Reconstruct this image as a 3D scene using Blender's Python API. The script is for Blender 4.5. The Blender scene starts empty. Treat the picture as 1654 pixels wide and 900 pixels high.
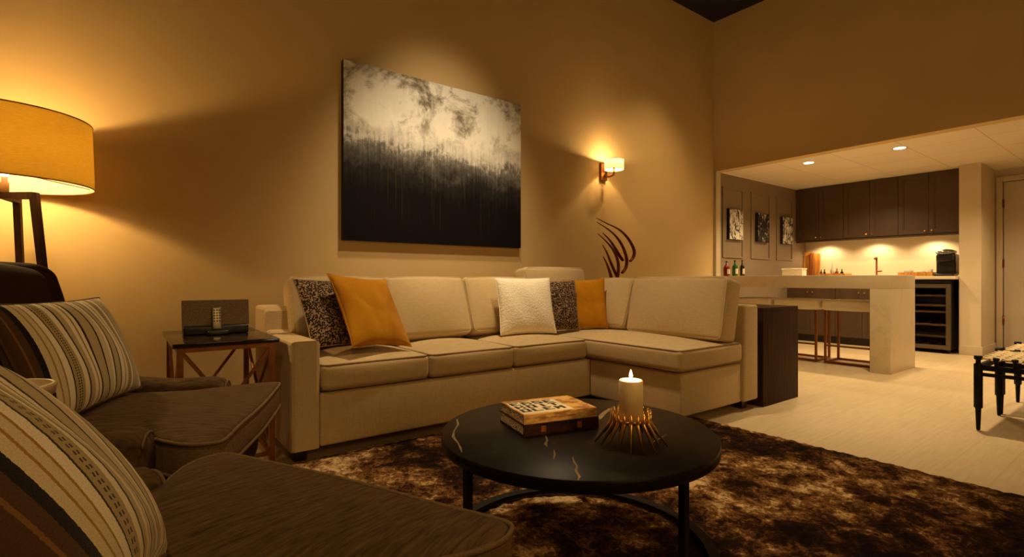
import bpy, bmesh, math, random
from mathutils import Vector, Matrix, Euler
from math import sin, cos, pi, radians, sqrt, atan2

random.seed(7)
C = bpy.context.scene.collection
S = bpy.context.scene

# ------------------------------------------------------------------ camera
EYE = 0.9
YAW = radians(52.973)
cam_d = bpy.data.cameras.new('camera')
cam_d.sensor_fit = 'HORIZONTAL'
cam_d.sensor_width = 36.0
cam_d.lens = 36.0 * 831.24 / 1654.0
cam_d.shift_y = 2.0 / 1654.0
cam_d.clip_start = 0.02
cam = bpy.data.objects.new('camera', cam_d)
C.objects.link(cam)
cam.location = (0, 0, EYE)
cam.rotation_euler = (radians(90), 0, YAW - radians(90))
S.camera = cam
S.view_settings.view_transform = 'Standard'
S.view_settings.look = 'None'
S.view_settings.gamma = 1.0
S.view_settings.use_curve_mapping = False
S.view_settings.exposure = 0.5

# ------------------------------------------------------------------ light
world = bpy.data.worlds.new('world')
S.world = world
world.use_nodes = True
world.node_tree.nodes['Background'].inputs[0].default_value = (0.9, 0.5, 0.2, 1)
world.node_tree.nodes['Background'].inputs[1].default_value = 0.0

WARM = (1.0, 0.60, 0.22)
AMBER = (1.0, 0.64, 0.25)
SOFT = (1.0, 0.66, 0.30)
KITCH = (1.0, 0.71, 0.36)

def lamp(name, kind, loc, power, color, parent=None, radius=0.03, spot=None, blend=0.5, target=None, size=None, size_y=None):
    d = bpy.data.lights.new(name, kind)
    d.energy = power
    d.color = color
    if kind in ('POINT', 'SPOT'):
        d.shadow_soft_size = radius
    if kind == 'SPOT':
        d.spot_size = radians(spot)
        d.spot_blend = blend
    if kind == 'AREA':
        d.size = size
        if size_y:
            d.shape = 'RECTANGLE'
            d.size_y = size_y
    o = bpy.data.objects.new(name, d)
    C.objects.link(o)
    o.location = loc
    if target is not None:
        v = Vector(target) - Vector(loc)
        o.rotation_euler = v.to_track_quat('-Z', 'Y').to_euler()
    if parent is not None:
        o.parent = parent
        o.location = Vector(loc) - Vector(parent.location)
    return o

# recessed ceiling spots of the double-height living area (their housings are outside the frame)
lamp('ceiling_spot_light', 'SPOT', (4.9, 1.3, 4.12), 400, KITCH, radius=0.12, spot=62, blend=0.9, target=(4.9, 1.25, 0))
lamp('ceiling_spot_light', 'SPOT', (1.9, 2.55, 4.12), 290, (1.0, 0.72, 0.40), radius=0.10, spot=74, blend=1.0, target=(2.0, 2.55, 0))
lamp('ceiling_spot_light', 'SPOT', (-0.6, 0.2, 4.12), 80, SOFT, radius=0.15, spot=70, blend=0.9, target=(0.1, 0.9, 0))
lamp('ceiling_spot_light', 'SPOT', (2.6, 0.2, 4.12), 60, SOFT, radius=0.15, spot=64, blend=0.9, target=(2.5, 0.6, 0))
# spot added to brighten the canvas, then an added wall wash and warm fill
lamp('ceiling_spot_light', 'SPOT', (2.1, 1.9, 4.12), 200, (1.0, 0.76, 0.45), radius=0.10, spot=44, blend=1.0, target=(2.05, 3.7, 1.40))
lamp('ceiling_spot_light', 'SPOT', (4.7, 2.3, 4.12), 150, SOFT, radius=0.12, spot=58, blend=1.0, target=(4.75, 3.7, 0.75))  # added to lift the lower wall towards the bar corner
lamp('room_fill_light', 'AREA', (1.0, -2.6, 2.4), 26, (1.0, 0.58, 0.18), target=(3.0, 3.0, 1.6), size=1.6)  # unseen fill lamp added behind the camera

# ------------------------------------------------------------------ materials
def lin(c):
    def f(v):
        v /= 255.0
        return v / 12.92 if v <= 0.04045 else ((v + 0.055) / 1.055) ** 2.4
    return (f(c[0]), f(c[1]), f(c[2]), 1.0)

class NT:
    def __init__(self, name):
        self.m = bpy.data.materials.new(name)
        self.m.use_nodes = True
        self.t = self.m.node_tree
        self.b = self.t.nodes['Principled BSDF']
    def n(self, typ, **kw):
        x = self.t.nodes.new(typ)
        for k, v in kw.items():
            if k.startswith('i_'):
                key = k[2:]
                key = int(key) if key.isdigit() else key
                x.inputs[key].default_value = v
            else:
                setattr(x, k, v)
        return x
    def l(self, a, b):
        self.t.links.new(a, b)
    def coord(self, kind='Object', scale=(1, 1, 1), rot=(0, 0, 0), loc=(0, 0, 0)):
        tc = self.n('ShaderNodeTexCoord')
        mp = self.n('ShaderNodeMapping')
        mp.inputs['Scale'].default_value = scale
        mp.inputs['Rotation'].default_value = rot
        mp.inputs['Location'].default_value = loc
        self.l(tc.outputs[kind], mp.inputs['Vector'])
        return mp.outputs[0]
    def noise(self, vec, scale=5, detail=4, rough=0.5, dist=0.0):
        x = self.n('ShaderNodeTexNoise')
        x.inputs['Scale'].default_value = scale
        x.inputs['Detail'].default_value = detail
        x.inputs['Roughness'].default_value = rough
        x.inputs['Distortion'].default_value = dist
        self.l(vec, x.inputs['Vector'])
        return x.outputs['Fac']
    def ramp(self, fac, stops, interp='LINEAR'):
        x = self.n('ShaderNodeValToRGB')
        x.color_ramp.interpolation = interp
        el = x.color_ramp.elements
        while len(el) < len(stops):
            el.new(0.5)
        for e, (p, c) in zip(el, stops):
            e.position = p
            e.color = lin(c) if len(c) == 3 else c
        self.l(fac, x.inputs[0])
        return x.outputs[0]
    def math(self, op, a, b=None):
        x = self.n('ShaderNodeMath', operation=op)
        for i, v in enumerate((a, b)):
            if v is None:
                continue
            if isinstance(v, (int, float)):
                x.inputs[i].default_value = v
            else:
                self.l(v, x.inputs[i])
        return x.outputs[0]
    def mix(self, fac, a, b, blend='MIX'):
        x = self.n('ShaderNodeMix', data_type='RGBA', blend_type=blend)
        for i, v in ((0, fac), (6, a), (7, b)):
            if isinstance(v, (int, float)):
                x.inputs[i].default_value = v
            elif isinstance(v, tuple):
                x.inputs[i].default_value = lin(v) if len(v) == 3 else v
            else:
                self.l(v, x.inputs[i])
        return x.outputs[2]
    def bump(self, h, strength=0.3, dist=0.01):
        x = self.n('ShaderNodeBump')
        x.inputs['Strength'].default_value = strength
        x.inputs['Distance'].default_value = dist
        self.l(h, x.inputs['Height'])
        self.l(x.outputs[0], self.b.inputs['Normal'])
    def set(self, rough=0.5, metal=0.0, spec=None, col=None, sheen=0.0):
        self.b.inputs['Roughness'].default_value = rough
        self.b.inputs['Metallic'].default_value = metal
        if spec is not None:
            self.b.inputs['Specular IOR Level'].default_value = spec
        if sheen:
            self.b.inputs['Sheen Weight'].default_value = sheen
        if col is not None:
            if isinstance(col, tuple):
                self.b.inputs['Base Color'].default_value = lin(col) if len(col) == 3 else col
            else:
                self.l(col, self.b.inputs['Base Color'])
        return self.m

def plain(name, col, rough=0.5, metal=0.0, var=0.12, scale=8, spec=None, bump=0.0, bscale=200, sheen=0.0, stretch=(1, 1, 1)):
    t = NT(name)
    v = t.coord('Object', scale=stretch)
    n = t.noise(v, scale, 4)
    a = tuple(max(0, c * (1 - var)) for c in col)
    b = tuple(min(255, c * (1 + var)) for c in col)
    t.set(rough, metal, spec, t.ramp(n, [(0.3, a), (0.7, b)]), sheen)
    if bump:
        t.bump(t.noise(v, bscale, 2), bump, 0.002)
    return t.m

def emitter(name, col, strength):
    t = NT(name)
    t.b.inputs['Base Color'].default_value = (0, 0, 0, 1)
    t.b.inputs['Emission Color'].default_value = (*col, 1)
    t.b.inputs['Emission Strength'].default_value = strength
    return t.m

M = {}
M['wall'] = plain('wall_paint', (198, 170, 118), 0.75, var=0.02, scale=2, bump=0.05, bscale=300)
M['bulk'] = plain('bulkhead_paint', (198, 170, 118), 0.75, var=0.02, scale=2, bump=0.05, bscale=300)
M['panel'] = plain('panel_paint', (128, 110, 88), 0.55, var=0.02, scale=3)
M['pillar'] = plain('pillar_paint', (205, 188, 160), 0.6, var=0.02, scale=3)
M['door'] = plain('door_paint', (190, 176, 156), 0.5, var=0.02, scale=3)
M['trim'] = plain('trim_paint', (192, 176, 150), 0.5, var=0.02, scale=3)
M['black_ceiling'] = plain('dark_ceiling_paint', (16, 13, 12), 0.85, var=0.2, scale=3)
M['wood_dark'] = plain('dark_wood', (54, 33, 18), 0.6, var=0.3, scale=6, spec=0.15, stretch=(14, 14, 0.6))
M['espresso'] = plain('espresso_wood', (30, 20, 15), 0.35, var=0.3, scale=6, stretch=(1, 12, 12))
M['cabinet'] = plain('cabinet_paint', (76, 57, 38), 0.45, var=0.06, scale=4)
M['brass'] = plain('brass', (232, 186, 104), 0.25, 1.0, var=0.08, scale=20)
M['bronze'] = plain('bronze_metal', (120, 62, 28), 0.38, 0.8, var=0.2, scale=12)
M['copper'] = plain('copper_metal', (150, 98, 58), 0.35, 0.9, var=0.08, scale=20)
M['blackmetal'] = plain('black_metal', (13, 11, 10), 0.55, 0.0, spec=0.2, var=0.1, scale=20)
M['blackplastic'] = plain('black_plastic', (14, 13, 13), 0.35, 0.0, var=0.1, scale=20)
M['silver'] = plain('silver_plastic', (140, 132, 118), 0.3, 0.8, var=0.05, scale=20)
M['steel'] = plain('brushed_steel', (118, 106, 90), 0.35, 0.9, var=0.06, scale=40, stretch=(1, 1, 10))
M['counter'] = plain('pale_counter_stone', (214, 198, 166), 0.3, var=0.05, scale=3)
M['splash'] = plain('backsplash_paint', (226, 212, 184), 0.45, var=0.02, scale=3)
M['cream_vinyl'] = plain('cream_upholstery', (242, 234, 216), 0.5, var=0.04, scale=6, bump=0.1, bscale=120)
M['wax'] = plain('candle_wax', (242, 220, 172), 0.5, var=0.02, scale=4)
M['wax'].node_tree.nodes['Principled BSDF'].inputs['Subsurface Weight'].default_value = 0.95
M['wax'].node_tree.nodes['Principled BSDF'].inputs['Subsurface Radius'].default_value = (0.09, 0.045, 0.018)
M['flame'] = emitter('candle_flame', (1.0, 0.66, 0.25), 30)
M['bulb'] = emitter('lit_bulb', (1.0, 0.72, 0.36), 25)
M['spotface'] = emitter('lit_downlight', (1.0, 0.86, 0.6), 9)
M['puck'] = emitter('lit_puck_light', (1.0, 0.8, 0.48), 12)
M['strip'] = emitter('lit_strip', (1.0, 0.66, 0.3), 1.2)
M['amber_wood'] = plain('honey_wood', (190, 128, 52), 0.45, var=0.18, scale=7, stretch=(6, 6, 0.7))
M['walnut'] = plain('reddish_wood', (138, 76, 34), 0.45, var=0.18, scale=7, stretch=(6, 6, 0.7))
M['porcelain'] = plain('white_ceramic', (226, 218, 202), 0.25, var=0.02, scale=6)
M['red_glass'] = plain('red_glass', (120, 26, 22), 0.12, var=0.1, scale=9)
M['green_glass'] = plain('green_glass', (30, 92, 36), 0.12, var=0.1, scale=9)
M['dark_glass'] = plain('dark_glass', (24, 16, 14), 0.12, var=0.1, scale=9)
M['label'] = plain('paper_label', (206, 196, 176), 0.7, var=0.05, scale=20)
M['socket'] = plain('lamp_socket', (150, 116, 74), 0.5, var=0.05, scale=20)
M['tray_wood'] = plain('pale_wood_rim', (210, 184, 140), 0.4, var=0.08, scale=7)
M['tray_in'] = plain('tray_inside', (120, 104, 80), 0.35, var=0.25, scale=40)
M['bookcover'] = None

t = NT('window_glass_clear'); t.set(0.02, col=(220, 220, 215)); t.b.inputs['Transmission Weight'].default_value = 1.0; M['glass'] = t.m
t = NT('smoked_fridge_glass'); t.set(0.02, spec=0.2, col=(215, 208, 200)); t.b.inputs['Transmission Weight'].default_value = 1.0; t.b.inputs['IOR'].default_value = 1.12; M['smoke_glass'] = t.m

def make_floor():
    t = NT('pale_plank_floor')
    v = t.coord('Object', rot=(0, 0, radians(0)))
    br = t.n('ShaderNodeTexBrick')
    br.offset = 0.37
    br.inputs['Scale'].default_value = 1.0
    br.inputs['Brick Width'].default_value = 1.5
    br.inputs['Row Height'].default_value = 0.18
    br.inputs['Mortar Size'].default_value = 0.0015
    br.inputs['Color1'].default_value = lin((200, 182, 150))
    br.inputs['Color2'].default_value = lin((194, 175, 142))
    br.inputs['Mortar'].default_value = lin((180, 161, 130))
    t.l(v, br.inputs['Vector'])
    g = t.noise(t.coord('Object', scale=(1.2, 14, 1)), 3.5, 8, 0.65, 0.4)
    gc = t.ramp(g, [(0.3, (226, 216, 200)), (0.6, (255, 252, 246))])
    col = t.mix(0.55, br.outputs['Color'], gc, 'MULTIPLY')
    m = t.set(0.42, 0, 0.35, col)
    t.bump(g, 0.04, 0.002)
    return m
M['floor'] = make_floor()

def make_tile():
    t = NT('acoustic_tile')
    v = t.coord('Object')
    br = t.n('ShaderNodeTexBrick')
    br.offset = 0.0
    br.inputs['Scale'].default_value = 1.0
    br.inputs['Brick Width'].default_value = 0.6
    br.inputs['Row Height'].default_value = 0.6
    br.inputs['Mortar Size'].default_value = 0.004
    br.inputs['Color1'].default_value = lin((226, 214, 192))
    br.inputs['Color2'].default_value = lin((222, 208, 186))
    br.inputs['Mortar'].default_value = lin((190, 172, 146))
    t.l(v, br.inputs['Vector'])
    return t.set(0.85, 0, 0.2, br.outputs['Color'])
M['tile'] = make_tile()

def make_linen(name, col, scale=1.0, sheen=0.2, var=0.1):
    t = NT(name)
    a = t.noise(t.coord('Object', scale=(260 * scale, 260 * scale, 14 * scale)), 1.0, 2, 0.6)
    b = t.noise(t.coord('Object', scale=(16 * scale, 16 * scale, 300 * scale)), 1.0, 2, 0.6)
    m1 = t.math('ADD', a, b)
    k = t.math('MULTIPLY', m1, 0.5)
    lo = tuple(c * (1 - var) for c in col)
    hi = tuple(min(255, c * (1 + var)) for c in col)
    col2 = t.ramp(k, [(0.36, lo), (0.62, hi)])
    m = t.set(0.85, 0, 0.15, col2, sheen)
    t.bump(k, 0.25, 0.002)
    return m
M['linen'] = make_linen('beige_linen', (192, 168, 126), 1.6, 0.2, 0.06)
M['piping'] = plain('dark_beige_piping', (140, 116, 84), 0.85, var=0.08, scale=30)

def make_velvet(name, col, col2, scale=3, stretch=(1, 1, 1), sheen=0.4, detail=6, dark=None):
    t = NT(name)
    n = t.noise(t.coord('Object', scale=stretch), scale, detail, 0.6, 0.6)
    c = t.ramp(n, [(0.32, col), (0.68, col2)])
    m = t.set(0.85, 0, 0.08, c, sheen)
    t.bump(t.noise(t.coord('Object'), 180, 3), 0.15, 0.003)
    return m
M['gold_velvet'] = make_velvet('mustard_velvet', (164, 106, 10), (200, 142, 24), 4, (1, 1, 1), 0.1)
M['chair'] = make_velvet('brown_chenille', (62, 48, 31), (104, 82, 54), 5, (3, 26, 6), 0.0)
M['chair_side_lit'] = make_velvet('brown_chenille_boxing_lit', (92, 74, 50), (128, 104, 72), 9, (30, 6, 30), 0.0)  # paler copy: light falling on the boxing is put into the colour
M['chair_back'] = make_velvet('dark_brown_velvet', (44, 29, 20), (58, 38, 26), 3, (1, 1, 1), 0.0)

def make_cream_pillow():
    t = NT('cream_tufted_cloth')
    tc = t.coord('UV')
    w = t.n('ShaderNodeTexWave', wave_type='RINGS', rings_direction='SPHERICAL')
    v = t.n('ShaderNodeTexVoronoi')
    v.inputs['Scale'].default_value = 34
    t.l(tc, v.inputs['Vector'])
    m = t.set(0.9, 0, 0.1, t.ramp(v.outputs['Distance'], [(0.0, (255, 250, 236)), (0.6, (244, 234, 210))]), 0.3)
    t.bump(v.outputs['Distance'], 0.5, 0.004)
    return m
M['cream_cloth'] = make_cream_pillow()

def make_pattern_pillow():
    t = NT('dark_speckled_weave')
    v = t.n('ShaderNodeTexVoronoi', feature='F1', distance='CHEBYCHEV')
    v.inputs['Scale'].default_value = 46
    v.inputs['Randomness'].default_value = 0.75
    t.l(t.coord('UV', scale=(1.0, 1.0, 1)), v.inputs['Vector'])
    fac = t.ramp(v.outputs['Distance'], [(0.42, (0, 0, 0)), (0.5, (255, 255, 255))])
    n = t.noise(t.coord('UV'), 95, 3, 0.6)
    f2 = t.ramp(n, [(0.40, (0, 0, 0)), (0.52, (255, 255, 255))])
    fm = t.mix(1.0, fac, f2, 'MULTIPLY')
    col = t.mix(fm, (34, 26, 22), (176, 146, 112))
    return t.set(0.85, 0, 0.1, col, 0.1)
M['speckle'] = make_pattern_pillow()

def make_stripes():
    """Woven stripes across the width (UV.x), some of them dotted along the height."""
    t = NT('striped_woven_cloth')
    tc = t.n('ShaderNodeTexCoord')
    sp = t.n('ShaderNodeSeparateXYZ')
    t.l(tc.outputs['UV'], sp.inputs[0])
    wob = t.noise(t.coord('UV', scale=(3, 60, 1)), 2.0, 2)
    x = t.math('ADD', sp.outputs[0], t.math('MULTIPLY', t.math('SUBTRACT', wob, 0.5), 0.006))
    BEI, LIT, OLV, BLK, BRN, OCH, KHA = (214, 196, 158), (240, 228, 198), (176, 156, 108), (28, 22, 22), (78, 54, 32), (168, 128, 62), (190, 170, 126)
    bands = [(0.0, BRN), (0.02, (120, 84, 44)), (0.03, BRN), (0.055, BLK), (0.085, BEI), (0.115, OCH), (0.125, BEI), (0.150, OCH), (0.160, LIT), (0.195, BLK), (0.203, OLV),
             (0.262, LIT), (0.300, BLK), (0.309, KHA), (0.345, LIT), (0.375, OCH), (0.385, LIT), (0.41, BLK), (0.422, KHA),
             (0.492, BLK), (0.502, BEI), (0.545, LIT), (0.565, BLK), (0.576, KHA)]
    bands2 = [(0.0, KHA), (0.62 - 0.58, BLK), (0.052, LIT), (0.09, OCH), (0.102, LIT), (0.13, OLV), (0.185, LIT), (0.215, BLK),
              (0.225, KHA), (0.275, BRN), (0.285, BEI), (0.32, BLK), (0.33, LIT), (0.375, OCH), (0.395, BEI), (0.42, BRN)]
    def rampc(fac, bs):
        return t.ramp(fac, bs, 'CONSTANT')
    r1 = rampc(x, bands)
    x2 = t.math('SUBTRACT', x, 0.58)
    r2 = rampc(x2, bands2)
    sel = t.math('GREATER_THAN', x, 0.58)
    base = t.mix(sel, r1, r2)
    # two rows of dark dashes inside the olive stripes
    dash = t.math('GREATER_THAN', t.math('FRACT', t.math('MULTIPLY', sp.outputs[1], 46.0)), 0.45)
    def inband(a, b):
        return t.math('MULTIPLY', t.math('GREATER_THAN', x, a), t.math('LESS_THAN', x, b))
    rows = t.math('ADD', t.math('ADD', inband(0.222, 0.230), inband(0.238, 0.246)), t.math('ADD', inband(0.732, 0.738), inband(0.745, 0.751)))
    mk = t.math('MULTIPLY', rows, dash)
    col = t.mix(mk, base, (36, 26, 22))
    wv = t.noise(t.coord('UV', scale=(260, 260, 1)), 1.0, 1)
    col = t.mix(0.35, col, t.ramp(wv, [(0.35, (190, 186, 178)), (0.6, (255, 255, 255))]), 'MULTIPLY')
    m = t.set(0.9, 0, 0.1, col, 0.15)
    t.bump(wv, 0.25, 0.003)
    return m
M['stripes'] = make_stripes()

def make_rug():
    t = NT('mottled_shag')
    v = t.coord('UV', scale=(4, 4, 1))
    n1 = t.noise(v, 1.9, 6, 0.62, 0.8)
    n2 = t.noise(v, 9.0, 5, 0.7, 0.5)
    n3 = t.noise(t.coord('UV', scale=(4, 4, 1), rot=(0, 0, 0.6)), 42.0, 4, 0.75, 0.8)
    k = t.math('ADD', t.math('ADD', t.math('MULTIPLY', n1, 0.48), t.math('MULTIPLY', n2, 0.30)), t.math('MULTIPLY', n3, 0.22))
    c = t.ramp(k, [(0.43, (26, 14, 8)), (0.48, (62, 36, 18)), (0.53, (140, 98, 52)), (0.585, (244, 208, 150))])
    m = t.set(0.85, 0, 0.08, c)
    t.bump(t.noise(t.coord('UV', scale=(4, 4, 1), rot=(0, 0, 0.5)), 70, 5, 0.75, 0.6), 0.9, 0.02)
    return m
M['rug'] = make_rug()

def make_shade():
    t = NT('gold_lamp_fabric')
    n = t.noise(t.coord('Object', scale=(40, 40, 400)), 1.0, 2)
    c = t.ramp(n, [(0.3, (200, 168, 66)), (0.7, (214, 182, 80))])
    d = t.n('ShaderNodeBsdfDiffuse'); t.l(c, d.inputs[0])
    tr = t.n('ShaderNodeBsdfTranslucent'); t.l(c, tr.inputs[0])
    mx = t.n('ShaderNodeMixShader'); mx.inputs[0].default_value = 0.22
    t.l(d.outputs[0], mx.inputs[1]); t.l(tr.outputs[0], mx.inputs[2])
    out = [x for x in t.t.nodes if x.type == 'OUTPUT_MATERIAL'][0]
    t.l(mx.outputs[0], out.inputs[0])
    return t.m
M['shade'] = make_shade()
def make_white_shade(name, fac):
    t = NT(name)
    n = t.noise(t.coord('Object', scale=(40, 40, 400)), 1.0, 2)
    c = t.ramp(n, [(0.3, (228, 214, 180)), (0.7, (240, 228, 198))])
    d = t.n('ShaderNodeBsdfDiffuse'); t.l(c, d.inputs[0])
    tr = t.n('ShaderNodeBsdfTranslucent'); t.l(c, tr.inputs[0])
    mx = t.n('ShaderNodeMixShader'); mx.inputs[0].default_value = fac
    t.l(d.outputs[0], mx.inputs[1]); t.l(tr.outputs[0], mx.inputs[2])
    out = [x for x in t.t.nodes if x.type == 'OUTPUT_MATERIAL'][0]
    t.l(mx.outputs[0], out.inputs[0])
    return t.m
M['white_shade'] = make_white_shade('cream_lamp_fabric', 0.13)
M['lining'] = make_white_shade('white_lamp_lining', 0.5)

def make_marble_black():
    t = NT('black_marble')
    n = t.noise(t.coord('Object'), 3.0, 8, 0.6, 1.4)
    c = t.ramp(n, [(0.0, (18, 13, 10)), (0.495, (20, 15, 11)), (0.5, (40, 32, 24)), (0.505, (20, 15, 11)), (1.0, (24, 17, 12))])
    return t.set(0.38, 0, 0.12, c)
M['marble'] = make_marble_black()
M['vein'] = plain('pale_marble_vein', (112, 96, 74), 0.3, var=0.3, scale=40)

def make_bar_stone():
    t = NT('veined_bar_stone')
    n = t.noise(t.coord('Object'), 1.3, 8, 0.6, 1.2)
    c = t.ramp(n, [(0.0, (218, 204, 176)), (0.480, (216, 200, 172)), (0.5, (207, 190, 160)), (0.52, (216, 200, 172)), (1.0, (222, 208, 182))])
    return t.set(0.35, 0, 0.4, c)
M['bar'] = make_bar_stone()

def make_painting():
    t = NT('abstract_painting')
    tc = t.n('ShaderNodeTexCoord')
    sp = t.n('ShaderNodeSeparateXYZ')
    t.l(tc.outputs['UV'], sp.inputs[0])
    big = t.noise(t.coord('UV', scale=(3.0, 2.6, 1)), 1.5, 6, 0.62, 1.0)
    drip = t.noise(t.coord('UV', scale=(46, 1.3, 1)), 1.5, 5, 0.65, 0.0)
    fine = t.noise(t.coord('UV', scale=(26, 14, 1)), 1.5, 8, 0.72, 0.6)
    # height of the dark mass: ragged
    h = t.math('ADD', sp.outputs[1], t.math('MULTIPLY', t.math('SUBTRACT', drip, 0.5), 0.18))
    h = t.math('ADD', h, t.math('MULTIPLY', t.math('SUBTRACT', big, 0.5), 0.26))
    h = t.math('ADD', h, t.math('MULTIPLY', t.math('SUBTRACT', fine, 0.5), 0.22))
    h = t.math('ADD', h, t.math('MULTIPLY', sp.outputs[0], 0.05))
    g = t.ramp(h, [(0.0, (11, 10, 11)), (0.30, (14, 14, 15)), (0.42, (38, 36, 36)), (0.50, (82, 80, 78)), (0.56, (122, 120, 116)), (0.61, (206, 204, 198)), (0.70, (242, 240, 232)), (1.0, (214, 212, 206))])
    # dark cloudy shapes in the pale part
    sm = t.noise(t.coord('UV', scale=(4.2, 3.4, 1), loc=(1.3, 0.4, 0)), 1.2, 8, 0.72, 0.5)
    cl = t.ramp(sm, [(0.47, (255, 255, 255)), (0.60, (136, 128, 116))])
    up = t.math('MULTIPLY', t.math('GREATER_THAN', sp.outputs[1], 0.0), 1.0)
    upm = t.ramp(sp.outputs[1], [(0.58, (0, 0, 0)), (0.74, (255, 255, 255))])
    cl2 = t.mix(upm, (255, 255, 255), cl)
    col = t.mix(1.0, g, cl2, 'MULTIPLY')
    # pale drips running down over the dark half
    dr2 = t.noise(t.coord('UV', scale=(90, 0.9, 1), loc=(0.3, 0.1, 0)), 1.4, 4, 0.6)
    dm = t.ramp(dr2, [(0.60, (0, 0, 0)), (0.70, (255, 255, 255))])
    low = t.ramp(sp.outputs[1], [(0.02, (0, 0, 0)), (0.45, (190, 190, 190)), (0.62, (0, 0, 0))])
    mk = t.mix(1.0, dm, low, 'MULTIPLY')
    col = t.mix(mk, col, (96, 80, 58))
    m = t.set(0.7, 0, 0.12, col)
    t.bump(fine, 0.25, 0.004)
    return m
M['painting'] = make_painting()
M['canvas_edge'] = plain('dark_canvas_edge', (24, 20, 18), 0.7, var=0.2, scale=12)

def make_photo(seed, bright):
    t = NT('black_and_white_photograph')
    a = t.noise(t.coord('UV', scale=(3.0, 2.0, 1), loc=(seed, seed * 0.7, 0)), 2.2, 6, 0.7, 0.8)
    b = t.noise(t.coord('UV', scale=(9, 6, 1), loc=(seed * 2, 0, 0)), 2.0, 4, 0.6)
    k = t.math('ADD', t.math('MULTIPLY', a, 0.65), t.math('MULTIPLY', b, 0.35))
    return t.set(0.5, 0, 0.3, t.ramp(k, [(0.44 - bright, (14, 13, 13)), (0.50 - bright, (70, 66, 62)), (0.55 - bright, (214, 206, 194))]))

# ------------------------------------------------------------------ object helpers
def tag(o, label=None, cat=None, group=None, kind=None):
    if label: o['label'] = label
    if cat: o['category'] = cat
    if group: o['group'] = group
    if kind: o['kind'] = kind
    return o

def thing(name, label, cat, loc=(0, 0, 0), group=None):
    o = bpy.data.objects.new(name, None)
    o.empty_display_size = 0.1
    C.objects.link(o)
    o.location = loc
    return tag(o, label, cat, group)

def root_loc(o):
    v = Vector((0, 0, 0))
    while o is not None:
        v += Vector(o.location)
        o = o.parent
    return v

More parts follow.
